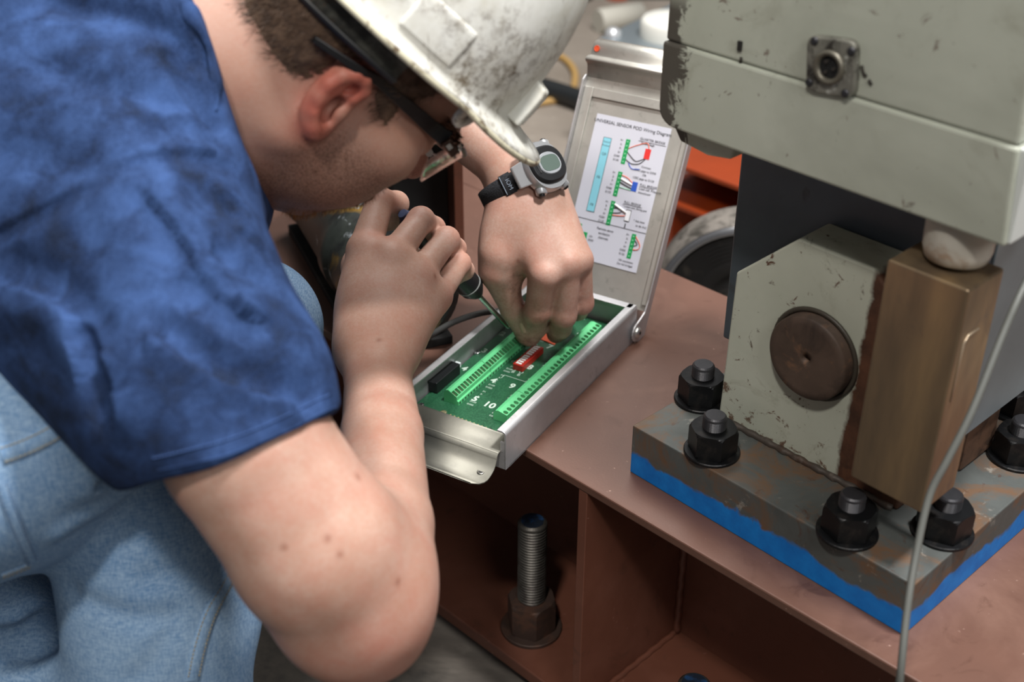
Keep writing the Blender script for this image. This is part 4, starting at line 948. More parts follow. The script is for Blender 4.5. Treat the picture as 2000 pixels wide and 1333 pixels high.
mb = MB(BP); mb.lathe((.246, .040, .300), (0, 0, 1), [(0, .0170), (.002, .0215), (.009, .0235), (.030, .0240), (.036, .0240)], 40); mb.build('press_foot', worn('pale_worn_foot', '#b5b1a6', .5, 0, vs=30, layers=((26, .55, .7, '#8a6a4c', 5, .5),)), hdm)
# cables
cab = [at(2060, 440, .90), at(2000, 560, .86), at(1960, 650, .855), at(1900, 800, .855), at(1850, 900, .86), at(1815, 970, .865), at(1790, 1080, .865), at(1772, 1190, .86), at(1757, 1333, .86), at(1740, 1480, .90)]
mb = MB(); mb.tube(spline(cab, 8), .0027, 10); cb = mb.build('cable', plain('grey_cable_sheath', '#575955', .55)); tag(cb, 'thin grey cable hanging down in front of the base plate corner', 'cable')
sc_ = [onz(1010, 603, .036), onz(985, 607, .037), onz(940, 612, .040), onz(890, 628, .035), onz(850, 650, .022), onz(815, 675, .0035), onz(770, 708, .0033), onz(720, 760, -.002), onz(690, 830, -.10)]
mb = MB(); mb.tube(spline(sc_, 8), .0033, 10); cb = mb.build('sensor_cable', plain('dark_grey_sheath', '#4a4a48', .6)); tag(cb, 'dark grey cable curving over the left wall of the open box', 'cable')

# ---------------------------------------------------------------- things behind
M_or = worn('orange_paint', '#8a3208', .5, 0, vs=6, layers=((30, .62, .75, '#8a3510', 4, .3),)); M_rub = worn('black_rubber', '#100f0e', .8, vs=40, layers=((25, .55, .72, '#3a352e', 5, .5),))
BK = BF.l(at(1455, 592, 1.80))[1] + .22
OF = Fr(BF.w((0, BK, 0)), BF.M[0], BF.M[1]); zt = onplane(1390, 345, OF.o, BF.M[1])[2]
XO = OF.l(onplane(1262, 320, OF.o, BF.M[1]))[0]
orf = empty('orange_chassis', OF.w((-.3, .1, FZ)), 'bright orange painted steel channel frame behind the beam', 'machine frame')
mb = MB(OF); mb.box((XO, .0, zt - .008), (.6, .26, zt)); mb.build('top_flange', M_or, orf, .001)
zl = onplane(1365, 416, OF.w((0, 0, 0)), BF.M[1])[2]; dz = zt - zl
mb = MB(OF); mb.box((XO, .135, zt - dz), (.6, .143, zt - .008)); mb.build('web', M_or, orf)
mb = MB(OF); mb.box((XO, .0, zt - dz - .008), (.6, .143, zt - dz)); mb.build('lower_flange', M_or, orf, .001)
for k in (XO, .1): mb = MB(OF); mb.box((k, .02, FZ), (k + .05, .13, zt - dz - .008)); mb.build('leg', M_or, orf, .001)
wd = 1.80; wcn = at(1455, 592, wd); wr = .131; wcn[2] = FZ + wr + .001; wax = np.array([-.18, -.98, 0]); wax /= np.linalg.norm(wax)
wh = empty('rubber_wheel', (wcn[0], wcn[1], FZ), 'black ribbed wheel with pale rim standing behind the beam', 'wheel')
mb = MB(); mb.lathe(wcn, wax, [(-.05, wr - .012), (-.045, wr), (.005, wr), (.012, wr - .004)], 64, True, False); mb.build('tyre', worn('dusty_tyre', '#77716a', .8, vs=40, layers=((30, .5, .66, '#3a3630', 5, .5),)), wh)
mb = MB(); mb.lathe(wcn, wax, [(.010, wr - .004), (.016, wr - .010), (.014, wr - .016)], 64, True, False); mb.build('rim_lip', plain('grey_rim', '#8d9094', .35, .6), wh)
pr = [(.013, wr - .016)]
for k in range(7): pr += [(.010, wr - .019 - k * .006), (.012, wr - .022 - k * .006)]
pr += [(.0, .05), (.0, .032), (.012, .030), (.014, .010), (.013, .0005)]; mb = MB(); mb.lathe(wcn, wax, pr, 64, True, False); hub = mb.build('hub_disc', M_rub, wh)
u_ = np.cross(wax, [0, 0, 1.]); pch = [wcn + wax * .0125 + u_ * a * -1 + np.array([0, 0, 1.]) * b for a, b in ((.012, .065), (.030, .072), (.026, .086), (.040, .066), (.034, .058), (.010, .058))]
if (u_ @ RV) > 0: pass
mb = MB(); mb.add([tuple(p) for p in pch] + [tuple(p + wax * .0012) for p in pch], [tuple(range(6)), tuple(range(6, 12))[::-1]] + [(i, (i + 1) % 6, 6 + (i + 1) % 6, 6 + i) for i in range(6)]); mb.build('yellow_patch', plain('yellow_paint_patch', '#b8862b', .7), hub)
def ztube(name, pts, r, m, lab, cat):
    mb = MB(); mb.tube(spline(pts, 8), r, 12); o = mb.build(name, m); return tag(o, lab, cat)
fz = lambda u, v, h: onz(u, v, FZ + h)
ztube('hose', [fz(900, 95, .024), fz(985, 138, .024), fz(1040, 164, .024), fz(1120, 190, .024), fz(1200, 222, .024), fz(1290, 262, .024)], .0225, plain('black_hose', '#1d2022', .45), 'thick black hose lying on the concrete beyond the hard hat', 'hose')
ztube('tan_cable', [fz(1000, 90, .008), fz(1060, 100, .008), fz(1100, 114, .008), fz(1121, 138, .008), fz(1122, 165, .008), fz(1112, 188, .012), fz(1078, 197, .008), fz(1030, 204, .008), fz(980, 206, .008)], .0085, plain('tan_cable', '#b08d55', .6), 'looped tan cable on the concrete under the black hose', 'cable')
gz = -.06; A_ = onz(1168, 74, gz); B_ = onz(1315, 4, gz); gd = (B_ - A_) / np.linalg.norm(B_ - A_); gp = np.array([gd[1], -gd[0], 0])
GFm = Fr((A_[0], A_[1], 0), gd, gp); M_galv = worn('galvanised_sheet', '#8b9499', .38, .6, vs=5, bump=(60, .1, .001))
gal = empty('galvanised_cabinet', GFm.w((.4, .3, FZ)), 'grey galvanised cabinet top behind the tilted lid', 'cabinet')
mb = MB(GFm); mb.box((0, 0, FZ), (.95, .62, gz)); mb.build('cabinet_body', M_galv, gal, .004)
mb = MB(); mb.lathe(onz(1197, 71, gz), (0, 0, 1), [(0, .016), (.010, .016), (.016, .009)], 18); mb.build('corner_screw', plain('bright_screw', '#d9dcdf', .3, .6), gal)
cp_ = onz(1312, 70, gz); mb = MB(); mb.lathe(cp_, (0, 0, 1), [(0, .062), (.028, .062), (.036, .056), (.038, .02), (.038, .001)], 40); kn_ = mb.build('round_cap', plain('white_cap', '#dcdcd4', .5), gal)
bp_ = fz(1267, -12, .0); mb = MB(); mb.box((bp_[0] - .05, bp_[1] - .02, FZ), (bp_[0] + .05, bp_[1] + .06, .7)); mb.box((bp_[0] - .09, bp_[1] - .06, FZ), (bp_[0] + .09, bp_[1] + .1, FZ + .012)); po = mb.build('post', plain('black_post', '#0e0f10', .5), None, .004); tag(po, 'black square post standing at the top edge behind the cabinet', 'post')
a_ = fz(1168, 42, .03); b_ = fz(1250, 28, .03); mb = MB(); ax = b_ - a_; L = np.linalg.norm(ax); mb.lathe(a_, ax, [(0, .030), (.01, .032), (L, .032), (L, .026), (.02, .026)], 24); po = mb.build('pipe', plain('pale_pipe', '#b9b6ab', .6)); tag(po, 'short pale pipe lying on the concrete near the top edge', 'pipe')
for nm, (u, v), r, m, lab, cat in (('orange_buffer', (1205, -4), .035, M_or, 'small round orange rubber buffer on the floor at the top edge', 'buffer'), ('black_plug', (1128, -4), .045, M_rub, 'small black plug on the floor beside the hard hat', 'plug')):
    mb = MB(); mb.lathe(fz(u, v, 0), (0, 0, 1), [(0, r), (r * .8, r * .95), (r * 1.2, r * .6), (r * 1.25, r * .1)], 24); tag(mb.build(nm, m), lab, cat)
# dark jack and red gusset standing on the beam behind the hands
gb = BF.l(onz(900, 500)); 
gus = empty('gusset_stand', BF.w((gb[0] - .08, gb[1] + .02, 0)), 'dark steel stand with a red front edge on the beam behind the hands', 'stand')
p0 = onz(908, 503); R_ = np.array([1, 0, 0.]); Bk = np.array([-.25, .97, 0]); GS = Fr(p0, R_, Bk)
mb = MB(GS); mb.box((-.011, 0, 0), (0, .16, .36)); mb.build('edge_plate', M_ox2, gus, .001)
mb = MB(GS); mb.box((-.13, .035, 0), (-.011, .045, .36)); mb.build('face_plate', worn('black_steel', '#141414', .55, .2, vs=14), gus, .001)
mb = MB(GS); mb.box((-.12, .0, 0), (-.012, .034, .012)); mb.build('foot_plate', M_dark, gus, .001)
mb = MB(GS); mb.tube([(-.10, .026, .02), (-.07, .026, .18), (-.045, .026, .33)], .006, 8); mb.build('brace_rod', M_rub, gus)
j0 = onz(672, 510) + np.array([-.0, .02, 0]); j0[2] = .062; jd = at(600, 372, 1.62) - at(690, 505, 1.52); jd[2] = max(jd[2], .0); jd /= np.linalg.norm(jd)
jack = empty('steel_roller', (j0[0], j0[1], 0), 'dark greasy grey green roller lying on the beam under the chin', 'roller')
M_jack = worn('greasy_green_steel', '#2f3430', .45, .12, vs=22, vary=.35, layers=((18, .55, .68, '#8b6a24', 5, .8), (30, .62, .7, '#9aa0a4', 4, .3), (24, .5, .7, '#17181a', 5, .6)), bump=(90, .3, .001))
ja = np.array([-.375, .927, 0]); jc = onz(722, 482, .064)
mb = MB(); mb.lathe(jc - ja * .13, ja, [(0, .052), (.004, .060), (.03, .060), (.032, .056), (.10, .056), (.103, .060), (.13, .060), (.132, .056), (.30, .056), (.303, .060), (.33, .060), (.334, .052)], 44, True); mb.build('roller_drum', M_jack, jack)
mb = MB(); mb.lathe(jc - ja * .145, ja, [(0, .016), (.50, .016)], 20); mb.build('axle', M_steel, jack)
mb = MB(Fr((jc[0], jc[1], 0), ja, np.cross([0, 0, 1.], ja))); mb.box((-.13, -.05, 0), (.20, .05, .010)); mb.build('cradle', M_rub, jack, .001)
# ---------------------------------------------------------------- the open aluminium box with its hinged lid
ba = math.radians(59.2); o_ = onz(990, 918); BX = Fr(o_ + np.array([0, 0, .0003]), (math.cos(ba), math.sin(ba), 0), (-math.sin(ba), math.cos(ba), 0))
BL, BW, BH = .268, .1245, .042; TH = .0018
def alum(name, base, rough=.36, bmp=.12, sc=(300, 300, 40)):
    t = NT(name); n = t.noise(1, 4, .6, vec=t.coord(sc)); c = t.ramp(t.noise(30, 4, .6), [(.3, lin(base)), (.7, tuple(min(1, x * 1.22) for x in lin(base)[:3]) + (1,))])
    c = t.mix(t.ramp(t.noise(60, 5, .7, .4, off=4), [(.58, 0.), (.72, .4)]), c, lin('#77756f')); t.bump(n, bmp, .0004)
    return t.out(c, rough, .68)
M_al = alum('milled_aluminium', '#b4b3b4', .46); M_al2 = alum('weathered_aluminium', '#8a887e', .62, .35, (160, 160, 160)); M_al3 = alum('dull_lid_aluminium', '#b3b1aa', .5, .08)
box = empty('enclosure', BX.w((BL / 2, BW / 2, 0)), 'open aluminium instrument box with hinged lid standing on the red beam', 'box')
mb = MB(BX); mb.box((.004, 0, 0), (BL, BW, TH)); mb.build('floor_pan', M_al, box)
def wallprof(sgn):           # outer wall with a rounded inward flange
    p = [(0, 0), (0, BH - .004)] + [(.004 - .004 * math.cos(a), BH - .004 + .004 * math.sin(a)) for a in np.linspace(.3, math.pi / 2, 5)] + [(.0095, BH), (.0095, BH - TH), (.0045, BH - TH)]
    p += [(.0045 - .0027 * math.sin(a), BH - .0045 + .0027 * math.cos(a)) for a in np.linspace(.2, math.pi / 2, 4)] + [(TH, 0)]
    return [(x if sgn > 0 else BW - x, z) for x, z in p]
mb = MB(BX); mb.prism(wallprof(1), 0, -.0015, BL); mb.build('right_wall', M_al, box, .0004)
mb = MB(BX); mb.prism(wallprof(-1), 0, .006, BL); mb.build('left_wall', M_al, box, .0004)
mb = MB(BX); mb.box((BL - .0095, .001, BH - TH), (BL, BW - .001, BH)); mb.box((BL - TH, .001, 0), (BL, BW - .001, BH - TH)); mb.build('back_wall', M_al, box, .0006)
mb = MB(BX); mb.box((-.0015, .0005, 0), (.0005, BW - .0005, .0185)); mb.box((-.0015, .0005, .0185), (.0005, .0062, .030)); mb.box((-.0015, BW - .0062, .0185), (.0005, BW - .0005, .030)); mb.build('front_wall', M_al, box, .0004)
# front wall: low, then curving out into the lip
fp = [(.0185, .0), (.0185, .0205), (.0175, .0220)] + [(.0165 - .0135 * k / 8, .0225 - .0003 * k) for k in range(1, 3)] 
prof = [(.020, .0225), (.012, .0222), (.004, .0205)] + [(-.003 - .006 * math.sin(a), .0115 + .0085 * math.cos(a)) for a in np.linspace(.25, 1.35, 6)] + [(-.012, .0075), (-.016, .0042), (-.024, .0016), (-.034, .0004)]
prof = spline([(x, z, 0) for x, z in prof], 3); pz = [(p[0], p[1]) for p in prof]
n0 = [np.array([-(pz[min(i + 1, len(pz) - 1)][1] - pz[max(i - 1, 0)][1]), pz[min(i + 1, len(pz) - 1)][0] - pz[max(i - 1, 0)][0]]) for i in range(len(pz))]
lo = [(p[0] + q[0] / np.linalg.norm(q) * TH * (1 if q[1] < 0 else -1), p[1] + q[1] / np.linalg.norm(q) * TH * (1 if q[1] < 0 else -1)) for p, q in zip(pz, n0)]
mb = MB(BX); vs = []; nn = len(pz)
for i in range(nn):
    ins = .0035 if pz[i][0] > -.004 else .0035
    a = pz[i][0]; r = 0 if a > -.022 else .012 * (1 - math.sqrt(max(0, 1 - ((-.022 - a) / .012) ** 2)))
    for w, P in ((.006 + r, pz), (BW - .006 - r, pz), (BW - .006 - r, lo), (.006 + r, lo)): vs.append((P[i][0], w, P[i][1]))
mb.add(vs, [(i * 4 + k, i * 4 + (k + 1) % 4, i * 4 + 4 + (k + 1) % 4, i * 4 + 4 + k) for i in range(nn - 1) for k in range(4)] + [(0, 1, 2, 3), tuple(range((nn - 1) * 4 + 3, (nn - 1) * 4 - 1, -1))], True); lip = mb.build('front_lip', M_al2, box)
mb = MB(BX); mb.lathe((-.0185, .0165, .0026), (0, 0, 1), [(0, .0038), (.0008, .0036), (.0008, .0022), (-.0004, .0020)], 24); mb.build('threaded_bushing', plain('bushing_steel', '#8f8d88', .3, .9), lip)
mb = MB(BX); mb.lathe((-.0185, BW - .0165, .0026), (0, 0, 1), [(0, .0038), (.0008, .0036), (.0008, .0022), (-.0004, .0020)], 24); mb.build('threaded_bushing', bpy.data.materials['bushing_steel'], lip)
mb = MB(BX); mb.lathe((-.0185, .0165, .0030), (0, 0, 1), [(0, .0021), (.0003, .0021)], 20); mb.build('hole', M_black, lip)
# lid: hinged at the right rear, leaning back 26 degrees
th = math.radians(26.3); LV = BX.M[0] * math.sin(th) + np.array([0, 0, math.cos(th)]); NV = BX.M[0] * math.cos(th) - np.array([0, 0, math.sin(th)])    # up the lid, away from the viewer
LF = Fr(BX.w((.2826, -.004, .0268)), -BX.M[1] * -1, -NV, LV)         # x: to the left along the hinge, y: towards the box, z: up the lid
LW_, LH_ = .1375, .2480; LD = .009
lid = empty('x', (0, 0, 0)); bpy.data.objects.remove(lid)
mb = MB(LF)
mb.box((0, -LD - TH, .000), (LW_, -LD, LH_ - .012)); lid = mb.build('lid', M_al3, box)
# sides of the lid tray, with the hinge ears
ear_ = [(-LD - TH, -.006), (-LD - TH, LH_ - .012), (-LD + .004, LH_ - .010), (.0028, LH_ - .020), (.0028, .035)] 
def side(x0):
    # profile in (y toward box, z up the lid): rail then ear swinging to the hinge screw
    hy, hz = (LF.l(BX.w((.2617, 0, .0132)))[1:]); P = [(-LD - TH, LH_ - .014), (-LD - TH, hz - .006), (-LD + .0, hz - .0135)]
    P += [(hy + .0105 * math.cos(a), hz + .0105 * math.sin(a)) for a in np.linspace(-1.9, 1.15, 9)]
    P += [(hy - .001, hz + .014), (.0035, hz + .022), (.0012, hz + .034), (.0008, LH_ - .020), (-.004, LH_ - .014)]
    mb = MB(LF); mb.prism(P[::-1], 0, x0, x0 + TH); return mb.build('lid_side', M_al, lid, .0004), hy, hz
_, hy, hz = side(-.0002); side(LW_ - TH + .0002)
mb = MB(LF); mb.lathe((-.0002, hy, hz), (-1, 0, 0), [(0, .0060), (.0012, .0060), (.0026, .0052), (.0034, .0036), (.0036, .0022), (.0024, .0018)], 30); scw = mb.build('hinge_screw', plain('button_head_steel', '#c9c9c4', .28, .85), lid)
mb = MB(LF); mb.lathe((-.0042, hy, hz), (1, 0, 0), [(0, .0019), (.0004, .0019)], 6, False); mb.build('hex_socket', M_black, scw)
# curved top of the lid and its lip with two holes
cp = [(-LD - .001, LH_ - .026), (-LD + .000, LH_ - .016), (-LD + .004, LH_ - .008), (-.002, LH_ - .003), (.0040, LH_ - .0005), (.0055, LH_ + .0015), (.0045, LH_ + .0035), (.001, LH_ + .006), (.000, LH_ + .011), (.000, LH_ + .026)]
cs = [(p[0], p[1]) for p in spline([(a, b, 0) for a, b in cp], 4)]; mb = MB(LF); vs = []; nn = len(cs)
for i in range(nn):
    q = np.array(cs[min(i + 1, nn - 1)]) - np.array(cs[max(i - 1, 0)]); q /= np.linalg.norm(q); nrm = np.array([-q[1], q[0]])
    r = 0 if cs[i][1] < LH_ + .017 else .009 * (1 - math.sqrt(max(0, 1 - ((cs[i][1] - LH_ - .017) / .0092) ** 2)))
    w0, w1 = (.0003 + .0025 * (cs[i][1] > LH_ + .006) + r, LW_ - .0003 - .0025 * (cs[i][1] > LH_ + .006) - r)
    a = cs[i]; b = (a[0] + nrm[0] * TH, a[1] + nrm[1] * TH)
    for w, P in ((w0, a), (w1, a), (w1, b), (w0, b)): vs.append((w, P[0], P[1]))
mb.add(vs, [(i * 4 + k, i * 4 + (k + 1) % 4, i * 4 + 4 + (k + 1) % 4, i * 4 + 4 + k) for i in range(nn - 1) for k in range(4)] + [(0, 1, 2, 3), tuple(range((nn - 1) * 4 + 3, (nn - 1) * 4 - 1, -1))], True); tl_ = mb.build('lid_lip', M_al3, lid)
for x in (.0145, LW_ - .0085):
    mb = MB(LF); mb.lathe((x, .0002, LH_ + .0145), (0, 1, 0), [(0, .0034), (.0004, .0034), (.0004, .0026), (.0, .0026)], 20, True, False); mb.lathe((x, .0003, LH_ + .0145), (0, 1, 0), [(0, .0026), (.0001, .0026)], 20); mb.build('orange_hole_disc', plain('orange_seen_through', '#c2431a', .6), tl_)  # added discs filling the holes, coloured like the orange seen through them
# raised frame round the label window
W0, W1, Z0, Z1 = .0105, LW_ - .0125, .006, .2115
for (a, b, c, d) in ((.0012, Z0, W0, LH_ - .026), (W1, Z0, LW_ - .0018, LH_ - .026), (W0, Z1, W1, LH_ - .026)):
    mb = MB(LF); mb.box((a, -LD, b), (c, -LD + .0030, d)); mb.build('window_border', M_al3, lid, .0008)

# ---------------------------------------------------------------- printed wiring diagram behind the lid window
PX0, PX1, PZ0, PZ1 = .0215 + .004, .1105 + .004, .0375, .1955
YP = -LD + .0006
DF = Fr(LF.w((PX1, YP, PZ1)), -LF.M[0], LF.M[2], LF.M[1])      # x right across the sheet, y up (0 at the top edge), z towards the reader
sw, sh_ = PX1 - PX0, PZ1 - PZ0
dia = empty('wiring_diagram', DF.w((sw / 2, -sh_, 0)), 'printed white wiring diagram sheet fixed inside the open lid', 'sign')
mb = MB(DF); mb.box((0, -sh_, -.0003), (sw, 0, 0)); mb.build('paper', plain('white_paper', '#c9cad4', .45), dia)
M_ink = plain('black_ink', '#26262c', .7); M_pg = plain('green_ink', '#12964f', .6); M_cy = plain('cyan_ink', '#86c9d9', .6); M_ro = plain('orange_ink', '#e0673f', .6); M_red = plain('red_ink', '#d8302b', .6); M_blu = plain('blue_ink', '#2a55b8', .6)
def pr(name, m, rects, z=.0003):
    mb = MB(DF)
    for (x0, y0, x1, y1) in rects: mb.box((x0 * sw, -y1 * sh_, 0), (x1 * sw, -y0 * sh_, z))
    return mb.build(name, m, dia)
def ln(name, m, pts, r=.00045, smooth=True):
    P = [DF.w((x * sw, -y * sh_, .0003)) for x, y in pts]; mb = MB(); mb.tube(spline(P, 5) if smooth else P, r, 5); return mb.build(name, m, dia)
def tx(s, x, y, size, m=None, al='CENTER', b=0.): return text(s, DF, x * sw, -y * sh_, size, m or M_ink, dia, 'printed_text', al, z=.0003, bold=b)
tx('UNIVERSAL SENSOR POD Wiring Diagram', .50, .045, .0051)
pr('blue_panel', M_cy, [(.165, .150, .265, .665)]); pr('panel_outline', M_ink, [(.160, .147, .165, .668), (.265, .147, .270, .668), (.160, .147, .270, .150), (.160, .665, .270, .668)])
tx('Switch', .215, .178, .0030); tx('Position', .215, .203, .0027); tx('QB', .215, .262, .0040); tx('FB', .215, .425, .0040); tx('FB', .215, .620, .0040)
for (gx, gy, sp, labs) in ((.46, .130, .0275, 6), (.46, .355, .0275, 6), (.46, .560, .0275, 6), (.83, .745, .0275, 6)):
    pr('green_terminals', M_pg, [(gx, gy, gx + .055, gy + .17)]); pr('terminal_dots', plain('pale_dot', '#9fd8b4', .6), [(gx + .020, gy + .012 + k * sp, gx + .034, gy + .020 + k * sp) for k in range(6)], .0004)
    for k, l in enumerate(('P+', 'S-', 'P-', 'S+', 'D350', 'D120')): tx(l, gx - .035, gy + .015 + k * sp, .0030, al='RIGHT')
tx('QUARTER BRIDGE', .80, .107, .0036); pr('underline', M_ink, [(.62, .122, .98, .1245)]); tx('Strain Gage', .75, .135, .0034)
pr('red_gage', M_red, [(.735, .165, .81, .235)]); ln('orange_wire', M_ro, [(.515, .19), (.62, .155), (.74, .130), (.78, .165)]); ln('black_wire', M_ink, [(.515, .215), (.60, .250), (.66, .262), (.75, .235)]); ln('black_wire', M_ink, [(.515, .265), (.60, .285), (.70, .275), (.765, .235)])
ln('blue_arrow', M_blu, [(.72, .312), (.62, .318), (.56, .285)]); 
for k, s in enumerate(('Connect', '350\u03a9 gage to D350', 'OR', '120\u03a9 gage to D120')): tx(s, .80, .290 + k * .027, .0032)
pr('blue_sensor', M_blu, [(.675, .400, .745, .465)]); ln('orange_wire', M_ro, [(.515, .375), (.60, .385), (.675, .412)]); ln('white_wire', plain('white_ink', '#f2f2f2', .6), [(.515, .400), (.675, .425)], .0011, False); ln('black_wire', M_ink, [(.515, .425), (.675, .450)], .0006, False); ln('green_wire', plain('pale_green_ink', '#8fd0a8', .6), [(.515, .458), (.675, .462)], .0004, False)
for k, s in enumerate(('FULL BRIDGE', 'Load cell, Pressure', 'transducer')): tx(s, .775, .410 + k * .026, .0034, al='LEFT')
pr('underline', M_ink, [(.775, .4215, 1.0 - .03, .4235)])
pr('white_pot', plain('white_block', '#efeff2', .5), [(.685, .600, .745, .670)], .0006); pr('pot_outline', M_ink, [(.680, .597, .685, .673), (.745, .597, .750, .673), (.680, .594, .750, .598), (.680, .672, .750, .676)]); ln('white_wire', plain('white_ink', '#f2f2f2', .6), [(.515, .580), (.69, .618)], .0012, False); ln('black_wire', M_ink, [(.515, .605), (.60, .600), (.615, .625), (.515, .640)]); ln('orange_wire', M_ro, [(.515, .655), (.60, .650), (.685, .640)]); pr('pot_stem', M_ink, [(.705, .690, .718, .720)])
tx('FULL BRIDGE', .74, .548, .0034); pr('underline', M_ink, [(.62, .560, .87, .5625)]); tx('* Linear pot, String pot', .78, .575, .0031); tx('* Ask how', .88, .655, .0031); tx('to do this!', .92, .685, .0031)
pr('rule', M_ink, [(.0, .722, 1.0, .7250)])
pr('green_terminals', M_pg, [(.10, .765, .150, .865), (.195, .815, .250, .880)]); ln('red_wire', M_red, [(.15, .83), (.175, .845), (.195, .855)], .0004); tx('P+', .065, .775, .003); tx('12V', .275, .835, .003, al='LEFT'); tx('GND', .275, .860, .003, al='LEFT')
for k, s in enumerate(('Remote sense', 'excitation', 'channels')): tx(s, .47, .765 + k * .030, .0035)
ln('orange_wire', M_ro, [(.885, .76), (.95, .800), (.965, .825), (.94, .845), (.885, .850)]); ln('black_wire', M_ink, [(.885, .785), (.925, .810), (.885, .825)])
tx('10V excitation', .83, .940, .0031); tx('(for full bridge)', .83, .965, .0031)

# ---------------------------------------------------------------- circuit board
t = NT('green_solder_mask'); c = t.ramp(t.noise(40, 4, .6), [(.3, lin('#1d4630')), (.7, lin('#28583d'))]); trc = t.noise(1, 2, .5, vec=t.coord((500, 500, 10), (0, 0, -ba)))
c = t.mix(t.ramp(trc, [(.48, 0.), (.56, .45)]), c, lin('#356a4a')); M_pcb = t.out(c, .28, 0, Specular_IOR_Level=.5)
PZ = .0130; PF = Fr(BX.w((0, 0, PZ)), -BX.M[1], BX.M[0])      # x right, y to the back, z up; origin on the right wall line
pcb = empty('circuit_board', BX.w((.14, .062, PZ)), 'green circuit board with two rows of screw terminals inside the box', 'circuit board')
mb = MB(BX); mb.box((.0215, .0045, PZ - .0016), (BL - .004, BW - .0035, PZ)); mb.build('board', M_pcb, pcb)
for a, b in ((.03, .012), (.03, .112), (.25, .012), (.25, .112), (.14, .012), (.14, .112)):
    mb = MB(BX); mb.lathe((a, b, TH), (0, 0, 1), [(0, .003), (PZ - .0016 - TH, .003)], 12); mb.build('standoff', M_al, pcb)
def bl(u, v, z=PZ): return BX.l(onz(u, v, z + .0003))[:2]
M_term = worn('terminal_green', '#5cba7d', .42, vs=60, vary=.06, bump=(300, .05, .0002)); M_well = plain('terminal_screw_steel', '#6e6552', .4, .6); M_wd = plain('terminal_well', '#1d3a28', .7)
def terminal_row(a0, pitch, n, b_mid, square):
    """one moulded terminal block: n ways, along the box from a0, centred at b_mid across"""
    L = n * pitch; b0 = b_mid
    se = .0088 if square else .0112
    prof = [(.0085, 0), (.0085, .0095), (.0062, .0132), (.0030, .0142), (-.0066, se), (-.0066, .0048), (-.0085, .0042), (-.0085, 0)]
    if not square: prof = [(x, z * .80) for x, z in prof]
    S = lambda q: (q[0] + b0, q[1])
    mb = MB(BX); P = [S(q) for q in prof]; m = len(P)
    for (i, j) in ((7, 0), (0, 1), (1, 2), (2, 3), (4, 5), (5, 6), (6, 7)):
        mb.add([(a0, *([P[i][0]]), PZ + P[i][1]), (a0 + L, P[i][0], PZ + P[i][1]), (a0 + L, P[j][0], PZ + P[j][1]), (a0, P[j][0], PZ + P[j][1])], [(0, 1, 2, 3)])
    for a in (a0, a0 + L): mb.add([(a, p[0], PZ + p[1]) for p in P], [tuple(range(m)) if a > a0 else tuple(range(m))[::-1]])
    A, B = np.array([P[3][0], PZ + P[3][1]]), np.array([P[4][0], PZ + P[4][1]]); d = B - A; nrm = np.array([-d[1], d[0]]); nrm /= np.linalg.norm(nrm); nrm *= -1 if nrm[1] > 0 else 1
    wells = []
    for k in range(n):
        x0, x1 = a0 + k * pitch, a0 + (k + 1) * pitch; xc = (x0 + x1) / 2; sl = np.linalg.norm(d)
        def pt(x, s, dep=0): q = A + d * s + nrm * dep; return (x, q[0], q[1])
        N = 4 if square else 12
        if square: ang = [math.pi / 4 + math.pi / 2 * i for i in range(4)]; rx, rs = pitch * .40 * 1.414, .30 * 1.414; sc_ = .62
        else: ang = [2 * math.pi * i / 12 for i in range(12)]; rx, rs = pitch * .36, pitch * .40 / sl; sc_ = .66
        ring = [pt(xc + rx * math.cos(a), sc_ + rs * math.sin(a)) for a in ang]; low = [pt(xc + rx * math.cos(a) * .96, sc_ + rs * math.sin(a) * .96, .0030) for a in ang]
        cor = [pt(x1, 1), pt(x0, 1), pt(x0, 0), pt(x1, 0)]
        if square:
            vs = cor + ring + low; mb.add(vs, [(0, 1, 5, 4), (1, 2, 6, 5), (2, 3, 7, 6), (3, 0, 4, 7), (4, 5, 9, 8), (5, 6, 10, 9), (6, 7, 11, 10), (7, 4, 8, 11)])
        else:
            vs = cor + ring + low; q = [(0, 4, 5), (0, 5, 6), (0, 6, 7), (0, 7, 1), (1, 7, 8), (1, 8, 9), (1, 9, 10), (1, 10, 2), (2, 10, 11), (2, 11, 12), (2, 12, 13), (2, 13, 3), (3, 13, 14), (3, 14, 15), (3, 15, 4), (3, 4, 0)]
            mb.add(vs, [f[::-1] for f in q] + [(4 + i, 4 + (i + 1) % 12, 16 + (i + 1) % 12, 16 + i) for i in range(12)])
        wells.append((low, pt(xc, sc_, .0030), pt(xc, sc_, -.001)))
        mb.box((xc - pitch * .22, P[6][0] - .0002, PZ + .0012), (xc + pitch * .22, P[6][0] + .0004, PZ + .0034)) if False else None
    blk = mb.build('terminal_block', M_term, pcb)
    bm = bmesh.new(); bm.from_mesh(blk.data); bmesh.ops.remove_doubles(bm, verts=bm.verts, dist=1e-6); bmesh.ops.recalc_face_normals(bm, faces=bm.faces); bm.to_mesh(blk.data); bm.free()
    for low, c, o in wells:
        mb = MB(BX); mb.add(low, [tuple(range(len(low)))]); ax = np.array(o) - np.array(c); mb.lathe(np.array(c), ax, [(0, pitch * .20), (.0006, pitch * .20)], 10, False); mb.build('terminal_screw', M_well, blk)
    for k in range(n):
        xc = a0 + (k + .5) * pitch; mb = MB(BX); mb.box((xc - pitch * .20, P[7][0] - .00015, PZ + .0009), (xc + pitch * .20, P[7][0] + .0003, PZ + .0030)); mb.build('wire_entry', M_wd, blk)
ra0, rb0 = bl(985, 828); ra1, _ = bl(1180, 640, PZ + .004)
pit = .00645; RB = .0346; LB = .0922
a = .0468
for n in (6, 12, 12): terminal_row(a, pit, n, RB, False); a += n * pit + .0006
a = .0486; pit2 = .0051
